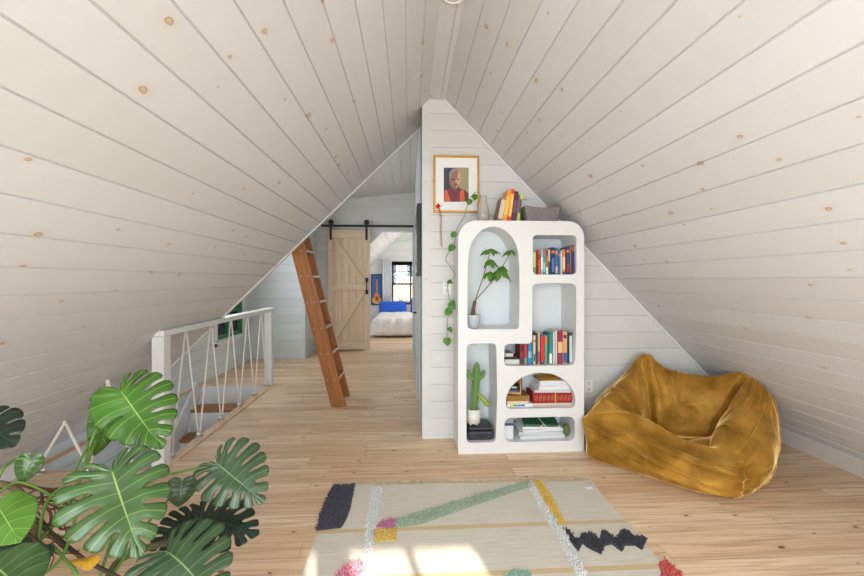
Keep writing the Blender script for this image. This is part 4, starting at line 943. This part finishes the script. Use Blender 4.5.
for j in range(nt_):
    th_ = j/nt_*2*pi; kx, ky = math.cos(th_), math.sin(th_)
    for r_ in range(nr):
        p = grid[j][r_].copy(); nn = nrm_at(j, r_); rr_ = r_/SUBR
        jj = j/SUBT
        wv = noise.noise(p*3.1+sd)*.030+noise.noise(p*7.0+sd)*.012
        if rr_ < 4: wv *= min(1, rr_*.7)
        else: wv *= max(.25, min(1, (9-rr_)*.45))
        for (i0, r0), (i1, r1), wd, dp in FOLDS:
            best = 9
            for sh in (-14, 0, 14):
                ax_, ay_, bx_, by_ = i0*.27, r0*.12, i1*.27, r1*.12; px_, py_ = (jj+sh)*.27, rr_*.12
                vx, vy = bx_-ax_, by_-ay_; t_ = max(0, min(1, ((px_-ax_)*vx+(py_-ay_)*vy)/(vx*vx+vy*vy)))
                dx_, dy_ = px_-ax_-vx*t_, py_-ay_-vy*t_; dd = math.hypot(dx_, dy_)
                if dd < abs(best): best = dd*(1 if vx*dy_-vy*dx_ > 0 else -1); tt = t_
            if abs(best) < wd*4: wv += 2.0*dp*(.8*math.exp(-((best-wd*1.3)/wd)**2)-math.exp(-(best/(wd*.55))**2))*math.sin(pi*(.12+.76*tt))
        if rr_ < 4: wv -= .014*math.exp(-((jj-4.0)/.07)**2)*min(1, rr_)
        else:
            for sc_ in (7.0, 11.0): wv -= .05*math.exp(-((jj-sc_)/.17)**2)*min(1, (rr_-4)*1.2)*max(0, min(1, (8-rr_)))
            wv -= .024*math.exp(-((rr_-7)/.3)**2)
        q_ = p+nn*wv; ds = (q_-Vector((XR, 0, ZR))).dot(nR)
        if ds < .012: q_ += nR*(.012-ds)            # cloth resting against the slope
        q_.z = max(q_.z, .002)
        if q_.y > 3.17 and q_.x < 1.46: q_.x = 1.46
        V_.append(q_)
# pinch the crest near the seams
F_ = []
for j in range(nt_):
    for r_ in range(nr-1):
        a = j*nr+r_; b_ = ((j+1) % nt_)*nr+r_; F_.append([a, b_, b_+1, a+1])
F_.append([j*nr for j in range(nt_)][::-1])
bbg = thing('bean_bag_chair', 'mustard velvet bean bag lounge chair slumped in the corner under the right slope', 'bean bag', (2.06, 2.93, 0))
o = mk('cushion_body', V_, F_, M_VEL, None, None, True)
bm = bmesh.new(); bm.from_mesh(o.data); bmesh.ops.remove_doubles(bm, verts=bm.verts, dist=1e-4); bmesh.ops.recalc_face_normals(bm, faces=bm.faces); bm.to_mesh(o.data); bm.free(); shade(o, True)
md = o.modifiers.new('sub', 'SUBSURF'); md.levels = 1; md.render_levels = 1
under(o, bbg)
def gv(i, rr_): j = int(round(i*SUBT)) % nt_; r_ = min(nr-1, int(round(rr_*SUBR))); return V_[j*nr+r_]+nrm_at(j, r_)*0
def seam(path, rad=.007):
    q = MB().tube(bez([gv(*p) for p in path], 3), rad, 8); part(q, 'piping', M_VEL, bbg, smooth=True)
seam([(11, r_/6) for r_ in range(24, 41, 2)])
seam([(7, r_/6) for r_ in range(24, 41, 2)])
seam([(i/3, 4) for i in range(12, 22)], .007)
seam([(i/3, 4) for i in range(33, 43)], .005)
# ================================================================== RUG
RZ = .008
rug = thing('rug', 'cream woven kilim rug with shaggy coloured tufts on the plank floor', 'rug', (.37, 1.75, 0))
rc = [atZ(334, 486.5), atZ(590.5, 481.5), atZ(666, 566)]
M_RUG = bpy.data.materials.new('rug_weave'); M_RUG.use_nodes = True; nt = M_RUG.node_tree; b = nt.nodes['Principled BSDF']; b.inputs['Roughness'].default_value = .95; b.inputs['Sheen Weight'].default_value = .2
tc = N(nt, 'ShaderNodeTexCoord'); sp = N(nt, 'ShaderNodeSeparateXYZ'); nt.links.new(tc.outputs['Object'], sp.inputs[0])
n1 = N(nt, 'ShaderNodeTexNoise'); n1.inputs['Scale'].default_value = 3
mp = N(nt, 'ShaderNodeMapping'); mp.inputs['Scale'].default_value = (2, 60, 1); nt.links.new(tc.outputs['Object'], mp.inputs[0]); nt.links.new(mp.outputs[0], n1.inputs['Vector'])
cr_ = N(nt, 'ShaderNodeValToRGB'); cr_.color_ramp.elements[0].position = .3; cr_.color_ramp.elements[0].color = lin(196, 184, 164); cr_.color_ramp.elements[1].position = .7; cr_.color_ramp.elements[1].color = lin(216, 207, 192); nt.links.new(n1.outputs[0], cr_.inputs[0])
ys = [atZ(480, 527.5).y, atZ(560, 572).y, 1.45, 1.1]
fac = None
for yv in ys:
    g_ = math_node(nt, 'LESS_THAN', math_node(nt, 'ABSOLUTE', math_node(nt, 'SUBTRACT', sp.outputs[1], yv)), .017)
    fac = g_ if fac is None else math_node(nt, 'MAXIMUM', fac, g_)
x = nt.nodes.new('ShaderNodeMix'); x.data_type = 'RGBA'; nt.links.new(fac, x.inputs[0]); nt.links.new(cr_.outputs[0], x.inputs[6]); x.inputs[7].default_value = lin(200, 172, 126); nt.links.new(x.outputs[2], b.inputs['Base Color'])
wv_ = N(nt, 'ShaderNodeTexWave'); wv_.bands_direction = 'Y'; wv_.inputs['Scale'].default_value = 45; wv_.inputs['Distortion'].default_value = 2; nt.links.new(tc.outputs['Object'], wv_.inputs['Vector'])
bp = N(nt, 'ShaderNodeBump'); bp.inputs['Distance'].default_value = .002; bp.inputs['Strength'].default_value = .7; nt.links.new(wv_.outputs[0], bp.inputs['Height']); nt.links.new(bp.outputs[0], b.inputs['Normal'])
yN = .75
q = MB(); NX, NY = 40, 40
def rp(s_, t_):
    L0 = Vector((rc[0].x, rc[0].y, 0)); R0 = Vector((rc[1].x, rc[1].y, 0)); L1 = Vector((-.515, yN, 0)); R1 = Vector((1.235, yN, 0))
    p = L0.lerp(R0, s_).lerp(L1.lerp(R1, s_), t_); p.x += .006*math.sin(t_*23+s_*2); p.y += .005*math.sin(s_*19); return p
q.v = [rp(i/NX, j/NY)+Vector((0, 0, z)) for z in (0.0005, RZ) for j in range(NY+1) for i in range(NX+1)]
o_ = (NX+1)*(NY+1)
for j in range(NY):
    for i in range(NX):
        a = j*(NX+1)+i; q.f.append([a, a+1, a+NX+2, a+NX+1]); q.f.append([o_+a+NX+1, o_+a+NX+2, o_+a+1, o_+a]); q.m += [0, 0]
edge = [i for i in range(NX+1)]+[j*(NX+1)+NX for j in range(1, NY+1)]+[NY*(NX+1)+i for i in range(NX-1, -1, -1)]+[j*(NX+1) for j in range(NY-1, 0, -1)]
for a, b_ in zip(edge, edge[1:]+edge[:1]): q.f.append([a, b_, b_+o_, a+o_]); q.m.append(0)
part(q, 'weave', M_RUG, rug)
def inpoly(x, y, P):
    c = False
    for (x0, y0), (x1, y1) in zip(P, P[1:]+P[:1]):
        if (y0 > y) != (y1 > y) and x < (x1-x0)*(y-y0)/(y1-y0)+x0: c = not c
    return c
def tuft(pts, col, label, dens=6500, h=.013, lay=.6, maxn=1500, wr=.0034, var=.08):
    P = [tuple(atZ(x, y, RZ)[:2]) for x, y in pts]; rr_ = random.Random(len(pts)*7+int(pts[0][0]))
    x0, x1 = min(p[0] for p in P), max(p[0] for p in P); y0, y1 = min(p[1] for p in P), max(p[1] for p in P)
    q = MB(); cnt = 0; tot = min(maxn*2.0, dens*(x1-x0)*(y1-y0)); k = 0
    while k < tot:
        k += 1; x, y = rr_.uniform(x0, x1), rr_.uniform(y0, y1)
        if not inpoly(x, y, P): continue
        a = rr_.uniform(0, 2*pi); l = h*rr_.uniform(.6, 1.2); dx, dy = math.cos(a)*l*lay*1.6, math.sin(a)*l*lay*1.6; i = len(q.v)
        pa, pb, pc = Vector((x, y, RZ-.001)), Vector((x+dx*.4, y+dy*.4, RZ+l*.75)), Vector((x+dx, y+dy, RZ+l*.45))
        nx_ = Vector((-math.sin(a), math.cos(a), 0))*wr
        for c_, s_ in ((pa, 1), (pb, 1.1), (pc, .5)): q.v += [c_-nx_*s_, c_+nx_*s_, c_+Vector((0, 0, wr*1.4*s_))]
        mi = 0 if rr_.random() > .35 else (1 if rr_.random() > .5 else 2)
        for r_ in range(2):
            b0 = i+r_*3
            for e in range(3): q.f.append([b0+e, b0+(e+1) % 3, b0+3+(e+1) % 3, b0+3+e]); q.m.append(mi)
        q.f.append([i+6, i+7, i+8]); q.m.append(mi)
    q.prism([Vector((a_, b_, RZ-.0005)) for a_, b_ in P], (0, 0, .003), 0)
    c3 = [lin(*col), lin(*[min(255, c*(1+var)) for c in col]), lin(*[c*(1-var) for c in col])]
    ms = [mat('wool_%d_%d_%d_%d' % (*col, i), c, .95, sheen=.3) for i, c in enumerate(c3)]
    o = part(q, 'tufted_patch', ms, rug); o['label'] = label
tuft([(333, 485.5), (355, 485), (353, 495), (350, 510), (346, 520), (341, 528), (316, 531), (320, 515), (326, 500)], (62, 60, 70), 'charcoal tufted patch at the far left corner', dens=15000)
tuft([(372.5, 487.5), (383, 487.5), (377, 520), (372, 550), (368, 576), (357, 576), (365, 545), (367, 520)], (206, 204, 200), 'thin white shaggy line on the left', dens=7000, h=.010)
tuft([(375, 527), (383, 521), (398, 518.5), (394, 528)], (180, 104, 140), 'mauve tufted patch')
tuft([(372, 530.5), (396, 529), (397, 540), (376, 542.5)], (206, 170, 80), 'mustard tufted square', dens=9000)
tuft([(394, 528), (397, 519), (430, 509), (470, 497), (528, 481), (533, 486), (500, 497), (460, 511), (420, 525)], (152, 166, 142), 'sage green diagonal tufted stripe', dens=8000)
tuft([(534, 481), (541, 481), (552, 498), (566, 524), (558, 525), (545, 502)], (214, 176, 70), 'mustard tufted stripe on the right', dens=9000)
tuft([(527, 484), (534, 484), (550, 512), (562, 528), (573, 546), (588, 576), (577, 576), (563, 548), (549, 524), (538, 505)], (208, 206, 200), 'white shaggy line on the right', dens=7000, h=.012)
Z_ = [(395, 205), (412, 207), (430, 232), (446, 240), (458, 222), (478, 217), (502, 224), (516, 238), (525, 210), (545, 212), (565, 232), (577, 234), (588, 210), (610, 208), (640, 230), (666, 226), (682, 238), (664, 278), (640, 262), (604, 262), (594, 284), (560, 258), (534, 262), (522, 292), (480, 272), (458, 256), (444, 284), (420, 252)]
tuft([(450+x/3.456, 470+y/3.456) for x, y in Z_], (40, 40, 46), 'black zigzag tufted motif', dens=11000, maxn=4000)
tuft([(659, 562), (666, 560), (672, 566), (682, 574), (684, 590), (664, 590)], (190, 76, 72), 'coral red tufted patch at the right edge', dens=9000)
tuft([(333, 578), (345, 566), (360, 560), (366, 566), (363, 578), (350, 590)], (204, 124, 138), 'pink tufted patch at the front left', dens=9000)
tuft([(506, 574), (513, 569), (522, 570), (531, 572), (533, 590), (505, 590)], (140, 172, 150), 'small sage tufted patch at the front', dens=9000)
q = MB(); rr_ = random.Random(9)
for i in range(230):
    s_ = i/229; p = rp(s_, 0); l = rr_.uniform(.03, .07); a = pi/2+rr_.uniform(-.7, .7)
    q.tube([(p.x, p.y-.004, .004), (p.x+math.cos(a)*l*.5, p.y+math.sin(a)*l*.5, .006), (p.x+math.cos(a+.6)*l, p.y+math.sin(a+.3)*l, .003)], .0024, 4)
o = part(q, 'fringe', colm(202, 184, 156, .9), rug); o['kind'] = 'stuff'
p = atZ(592, 488, .01); MB(); q = MB(); q.box((p.x-.02, p.y, .0105), (.05, .03, .0015), rotm('Z', .2)); part(q, 'care_tag', colm(236, 236, 236, .6), rug)
# ================================================================== RAILING
XRL = -1.86
rl = thing('stair_railing', 'white stair railing with zigzag rope infill beside the open stairwell', 'railing', (XRL, 4.3, 0))
for y in (3.12, 5.44): part(MB().box((XRL, y, .49), (.09, .09, .98)), 'post', M_TRIM, rl, bevel=.006)
part(MB().box((XRL, 4.28, 1.005), (.115, 2.45, .045)), 'handrail', M_TRIM, rl, bevel=.006)
M_ROPE = mat('cotton_rope', lin(240, 234, 222), .85, bump=(300, .001))
bot = [3.24+i*(5.36-3.24)/5 for i in range(6)]
M_STEEL = mat('brushed_steel', lin(190, 190, 190), .3, metal=.9)
for i in range(5):
    t_ = (bot[i]+bot[i+1])/2
    for ya, yb in ((bot[i]+.015, t_-.012), (bot[i+1]-.015, t_+.012)): part(MB().tube([(XRL, ya, .045), (XRL, yb, .965)], .0075, 8), 'rope', M_ROPE, rl, smooth=True)
    part(MB().tube([(XRL, t_-.012, .965), (XRL, t_, .978), (XRL, t_+.012, .965)], .008, 8), 'rope_eye', M_ROPE, rl, smooth=True)
def anchor(x, y, z, root, nz=(0, 0, 1)):
    q = MB(); q.lathe([(.032, 0), (.034, .004), (.031, .010), (.012, .013)], (x, y, z), 16)
    q.tube([(x-.0, y-.016, z+.006), (x, y-.016, z+.03), (x, y, z+.042), (x, y+.016, z+.03), (x, y+.016, z+.006)], .004, 8)
    part(q, 'rope_anchor', M_STEEL, root, smooth=True)
    q = MB().tube([(x, y-.028, z+.036), (x, y, z+.02), (x, y+.028, z+.036)], .013, 8); part(q, 'rope_knot', M_ROPE, root, smooth=True)
for y in bot: anchor(XRL, y, .0125, rl)
# rope guard across the near end of the stairwell, tied to the slope
rg = thing('rope_guard', 'zigzag rope guard tied from the sloped wall to the floor left of the railing post', 'rope guard', (-2.3, 3.06, 0))
YG = 3.06
hooks = [(-2.62, slopeL(-2.62)), (-2.285, slopeL(-2.285)), (-2.0, .95)]
flo = [-2.68, -2.36, -2.05]
def sl(x): return slopeL(x)-.012
h1_ = (-2.50, YG, sl(-2.50)); h2_ = (-2.20, YG, sl(-2.20))
segs = [((-2.69, YG, .03), h1_), (h1_, (-2.34, YG, .03)), ((-2.32, YG, .03), h2_), (h2_, (-2.02, YG, .03))]
for a, b_ in segs: part(MB().tube([a, b_], .010, 8), 'rope', M_ROPE, rg, smooth=True)
for h_ in (h1_, h2_):
    q = MB(); uvsphere(q, Vector(h_)+Vector((0, -.004, .0)), .014, 12, 8); q.tube([Vector(h_)-nL*.01, Vector(h_)+nL*-.002, Vector(h_)+Vector((-.02, 0, .02))*0], .006, 6); part(q, 'wall_knot', M_ROPE, rg, smooth=True)
for x in (-2.68, -2.33, -2.02):
    q = MB(); q.lathe([(.036, .001), (.038, .004), (.034, .008), (.012, .010)], (x, YG, 0), 18); part(q, 'rope_anchor', M_STEEL, rg, smooth=True)
    q = MB(); q.tube([(x+.03*math.cos(a), YG+.02*math.sin(a), .018+.006*math.sin(3*a)) for a in [k*pi/5 for k in range(9)]], .008, 8); part(q, 'rope_knot', M_ROPE, rg, smooth=True)
# ================================================================== LADDER
ld = thing('loft_ladder', 'steep orange stained wooden loft ladder leaning left in front of the barn door', 'ladder', (-.78, 4.7, 0))
dirL = Vector((-1.225+.772, 0, 1.787)).normalized(); acr = dirL.cross(Vector((0, 1, 0))).normalized()   # across the rail width
if acr.x < 0: acr = -acr
Ltop = 2.93/dirL.z
def rail(y, x0, w_=.155):
    q = MB(); c0 = Vector((x0, y, 0)); a = c0+dirL*.0; top = c0+dirL*Ltop
    dx = w_/2/acr.x*1.0
    P = []
    for zc, cc in ((0.002, a), (2.90, top)):
        base_c = c0+dirL*(zc/dirL.z)
        P += [base_c+Vector((-w_/2/acr.x, -.02, 0)), base_c+Vector((w_/2/acr.x, -.02, 0)), base_c+Vector((w_/2/acr.x, .02, 0)), base_c+Vector((-w_/2/acr.x, .02, 0))]
    i = len(q.v); q.v += [Vector(p) for p in P]; q.f += [[3, 2, 1, 0], [4, 5, 6, 7], [0, 1, 5, 4], [1, 2, 6, 5], [2, 3, 7, 6], [3, 0, 4, 7]]; q.m += [0]*6
    return part(q, 'rail', M_LADDER, ld, uvaxis=(tuple(dirL), tuple(acr)), bevel=.004)
r0 = rail(4.48, -.775); r1 = rail(4.88, -.79)
for k in range(9):
    z = .30+k*.285; c = Vector((-.782, 4.68, 0))+dirL*(z/dirL.z)
    if z > 2.8: continue
    part(MB().box((c.x+.005, 4.68, z), (.145, .36, .03)), 'tread', M_LADDER, ld, uvaxis=((0, 1, 0), (1, 0, 0)), bevel=.003)
    part(MB().box((c.x+.005+.074, 4.68, z), (.004, .36, .026)), 'tread_edge', mat('pale_tread_edge', lin(214, 206, 196), .6), ld)  # thin pale strip along the tread edge
    q = MB()
    for dx in (-.04, .04): uvsphere(q, (c.x+dx, 4.459, z), .007, 8, 6, 1, .4, 1)
    part(q, 'bolt', M_STEEL, ld, smooth=True)
# ================================================================== BARN DOOR
bd = thing('barn_door', 'pale pine sliding barn door with diagonal braces hung from a black rail', 'door', (-1.185, 8.03, 0))
dx0, dx1, dz0, dz1, DYf = -1.60, -.772, .03, 2.39, 8.0
nb = 6; wbd = (dx1-dx0)/nb; q = MB()
for i in range(nb): q.box((dx0+wbd*(i+.5), 8.035, (dz0+dz1)/2), (wbd-.006, .028, dz1-dz0))
q.box(((dx0+dx1)/2, 8.042, (dz0+dz1)/2), (dx1-dx0-.01, .012, dz1-dz0-.01))
part(q, 'plank_panel', M_DOORW, bd, uvaxis=((0, 0, 1), (1, 0, 0)))
def drail(a, b_, w_, nm, ax=((0, 0, 1), (1, 0, 0))): part(MB().bar((a[0], DYf+.004, a[1]), (b_[0], DYf+.004, b_[1]), .034, w_, up=(Vector((b_[1]-a[1], 0, a[0]-b_[0]))).normalized()), nm, M_DOORW, bd, uvaxis=ax, bevel=.002)
drail((dx0+.05, dz0), (dx0+.05, dz1), .10, 'stile'); drail((dx1-.05, dz0), (dx1-.05, dz1), .10, 'stile')
for z, w_ in ((dz1-.08, .16), (1.26, .12), (dz0+.08, .16)): drail((dx0+.1, z), (dx1-.1, z), w_, 'cross_rail', ((1, 0, 0), (0, 0, 1)))
drail((dx0+.13, dz1-.18), (dx1-.13, 1.35), .09, 'brace', ((.7, 0, -.7), (.7, 0, .7))); drail((dx1-.13, 1.17), (dx0+.13, dz0+.20), .09, 'brace', ((.7, 0, .7), (.7, 0, -.7)))
q = MB(); q.tube([(-.835, 7.985, 1.17), (-.835, 7.95, 1.19), (-.835, 7.95, 1.37), (-.835, 7.985, 1.39)], .012, 8)
for z in (1.16, 1.40): q.box((-.835, 7.985, z), (.06, .012, .09))
part(q, 'handle', M_BLACK, bd)
for x in (-1.54, -.84):
    q = MB(); q.box((x, 7.985, 2.36), (.045, .01, .34)); q.lathe([(.05, -.012), (.055, 0), (.05, .012)], (x, 8.0, 2.545), 20, M=rotm('X', pi/2)); q.box((x, 7.985, 2.545), (.05, .012, .07)); part(q, 'hanger', M_BLACK, bd)
dt = thing('barn_door_track', 'long black iron sliding track above the barn door', 'door track', (-.82, 8.02, 2.47))
part(MB().box((-.82, 8.02, 2.475), (1.82, .012, .045)), 'rail_bar', M_BLACK, dt)
for x in (-1.65, -1.2, -.6, -.1): part(MB().tube([(x, 8.02, 2.475), (x, 8.118, 2.475)], .012, 8), 'standoff', M_BLACK, dt)
# black framed mirror on corridor wall
mr = thing('wall_panel', 'narrow black framed dark panel on the corridor side of the boarded wall', 'wall panel', (.113, 4.35, 1.75))
q = MB()
for y in (3.75, 5.0 if False else 4.5): q.box((.094, y, 1.78), (.036, .035, .66))
for z in (1.46, 2.10): q.box((.094, 4.125, z), (.036, .76, .035))
part(q, 'frame', M_BLACK, mr); part(MB().box((.086, 4.125, 1.78), (.03, .72, .62)), 'panel_face', mat('dark_gloss', lin(30, 32, 36), .2), mr)
# ceiling light
cl = thing('ceiling_light', 'small round white recessed ceiling light on the ridge strip', 'ceiling light', (.25, 2.23, 3.0))
part(MB().lathe([(.065, 0), (.068, -.012), (.055, -.016), (.05, -.008), (.005, -.008)], (.25, 2.23, 3.0), 28), 'trim_ring', mat('lamp_white', lin(244, 244, 240), .4), cl, smooth=True)
part(MB().lathe([(.049, -.0085), (.03, -.012), (.003, -.013)], (.25, 2.23, 3.0), 24), 'diffuser', colm(236, 234, 226, .5), cl, smooth=True)
# ================================================================== BEDROOM
bed = thing('bed', 'low bed with a rumpled white blanket seen through the far doorway', 'bed', (-.1, 10.75, 0))
part(MB().box((-.05, 10.75, .11), (1.7, 1.9, .14)), 'bed_base', colm(214, 206, 196, .6), bed)
part(MB().box((-.05, 10.75, .30), (1.74, 1.94, .22)), 'mattress', colm(232, 232, 230, .8), bed, bevel=.04)
q = MB(); NX, NY = 44, 30; x0, x1, y0, y1 = -.96, .86, 9.72, 11.6
for j in range(NY+1):
    for i in range(NX+1):
        s_, t_ = i/NX, j/NY; x = x0+(x1-x0)*s_; y = y0+(y1-y0)*t_; z = .465
        e = max(0, 1-t_/.16)
        if e > 0: y = y0+.02+.05*(1-e)+.02*math.sin(s_*40); z = .47-.40*e
        es = max(0, 1-s_/.08, 1-(1-s_)/.08); z -= .25*es
        z += .022*noise.noise(Vector((x*4, y*3, 1)))+.012*noise.noise(Vector((x*11, y*9, 3))); q.v.append(Vector((x, y+.012*noise.noise(Vector((x*8, z*6, 1))), max(z, .06))))
for j in range(NY):
    for i in range(NX): a = j*(NX+1)+i; q.f.append([a, a+1, a+NX+2, a+NX+1]); q.m.append(0)
o = part(q, 'blanket', colm(234, 232, 226, .9), bed, smooth=True); md = o.modifiers.new('s', 'SOLIDIFY'); md.thickness = .02; md.offset = 1
M_BLUE = mat('cobalt_fabric', lin(24, 84, 196), .8, sheen=.3, noise_amt=.08, nscale=8)
def pillow(x, y, z, w_, h_, t_, rx, rz, m, lab, g):
    q = MB(); NX, NY = 16, 12
    for sgn in (1, -1):
        i0 = len(q.v)
        for j in range(NY+1):
            for i in range(NX+1):
                u_, v_ = 2*i/NX-1, 2*j/NY-1; k = max(0, (1-u_**4)*(1-v_**4))**.5
                q.v.append(Vector((u_*w_/2*(1-.06*(1-k)), sgn*t_/2*k, v_*h_/2*(1-.05*abs(u_)))))
        for j in range(NY):
            for i in range(NX): a = i0+j*(NX+1)+i; q.f.append([a, a+1, a+NX+2, a+NX+1]); q.m.append(0)
    o = q.build('pillow', m, None, smooth=True); bm = bmesh.new(); bm.from_mesh(o.data); bmesh.ops.remove_doubles(bm, verts=bm.verts, dist=1e-4); bmesh.ops.recalc_face_normals(bm, faces=bm.faces); bm.to_mesh(o.data); bm.free()
    o.location = (x, y, z); o.rotation_euler = (rx, 0, rz); return tag(o, lab, 'pillow', g)
pillow(-.47, 11.55, .62, .84, .36, .16, -.35, .03, M_BLUE, 'long cobalt blue pillow leaning at the head of the bed beneath the window', 'cobalt pillows on the bed')
pillow(.42, 11.48, .66, .80, .46, .16, -.30, -.05, M_BLUE, 'right-hand cobalt blue pillow on the bed beside the door jamb', 'cobalt pillows on the bed')
# curtain
cu_ = thing('curtain', 'white pleated curtain at the left of the bedroom window', 'curtain', (-.68, 12.0, 2.03))
q = MB(); NX = 40
for z in (2.03, 1.2, .55):
    for i in range(NX+1): s_ = i/NX; x = -.80+.24*s_+(.02 if z < 1 else 0); q.v.append(Vector((x, 12.01+.03*math.sin(s_*30), z)))
for j in range(2):
    for i in range(NX): a = j*(NX+1)+i; q.f.append([a, a+1, a+NX+2, a+NX+1]); q.m.append(0)
o = part(q, 'fabric', colm(236, 238, 242, .9), cu_, smooth=True); md = o.modifiers.new('s', 'SOLIDIFY'); md.thickness = .004
part(MB().tube([(-.84, 12.01, 2.05), (.9, 12.01, 2.05)], .012, 8), 'curtain_rod', colm(224, 224, 226, .4), cu_)
# guitar picture
gp = thing('guitar_picture', 'black framed painting of an orange stringed instrument on blue in the bedroom', 'picture', (-.965, 12.09, .655))
w_, h_ = .33, .92; q = MB(); t = .022
for (cx, cz, sx, sz) in ((0, t/2, w_, t), (0, h_-t/2, w_, t), (-w_/2+t/2, h_/2, t, h_), (w_/2-t/2, h_/2, t, h_)): q.box((cx, -.014, cz), (sx, .028, sz))
q.build('frame', M_BLACK, gp)
q = MB(); q.box((0, -.008, h_/2), (w_-.04, .004, h_-.04), mi=0)
ell = lambda cx, cz, rx, rz, n_=20: [Vector((cx+rx*math.cos(2*pi*k/n_), -.012, cz+rz*math.sin(2*pi*k/n_))) for k in range(n_)]
q.prism(ell(0, .14, .14, .11), (0, .0015, 0), 3); q.prism([p-Vector((0, .001, 0)) for p in ell(0, .22, .085, .14)], (0, .0015, 0), 1); q.prism([p-Vector((0, .002, 0)) for p in ell(0, .19, .035, .06)], (0, .0015, 0), 2); q.box((0, -.0135, .56), (.045, .002, .46), mi=1)
for k in range(6): q.box((0, -.015, .4+k*.06), (.04, .001, .01), mi=2)
q.box((0, -.0135, .80), (.07, .002, .07), mi=4)
q.build('painted_canvas', [colm(52, 104, 168, .6), colm(226, 130, 66, .6), colm(150, 46, 40, .6), colm(222, 178, 96, .6), colm(60, 70, 60, .6)], gp)
# green string of lights / cord above the window
q = MB().tube(bez([atY(398, 242, 12.0), atY(402, 240.5, 12.0), atY(408, 240.5, 12.0), atY(412, 238.5, 12.0), atY(420, 238, 12.0)], 6), .012, 6)
o = q.build('green_garland', colm(150, 220, 150, .6), smooth=True); tag(o, 'thin pale green garland on the bedroom wall above the window', 'garland')
# building outside the bedroom window
nbld = thing('neighbouring_building', 'sunlit beige neighbouring house seen through the bedroom window', 'building', (0, 18, -3))
part(MB().box((0, 18.2, .2), (9, .4, 6.4)), 'facade', colm(168, 152, 130, .8), nbld)
for x, z, w_, h_ in ((-.72, 1.95, .30, 1.4), (.18, 2.0, .55, .9), (-.9, .0, .4, 1.0), (.55, .2, .5, .9), (1.4, 2.0, .5, .9)):
    f_ = part(MB().box((x, 17.98, z), (w_+.14, .06, h_+.14)), 'window_frame', colm(196, 192, 186, .6), nbld); g_ = part(MB().box((x, 17.94, z), (w_, .03, h_)), 'pane', colm(60, 70, 80, .2), nbld)
for x in (-1.1, -.35, .72): part(MB().box((x, 17.9, 1.2), (.10, .12, 4.0)), 'pilaster', colm(190, 178, 160, .8), nbld)
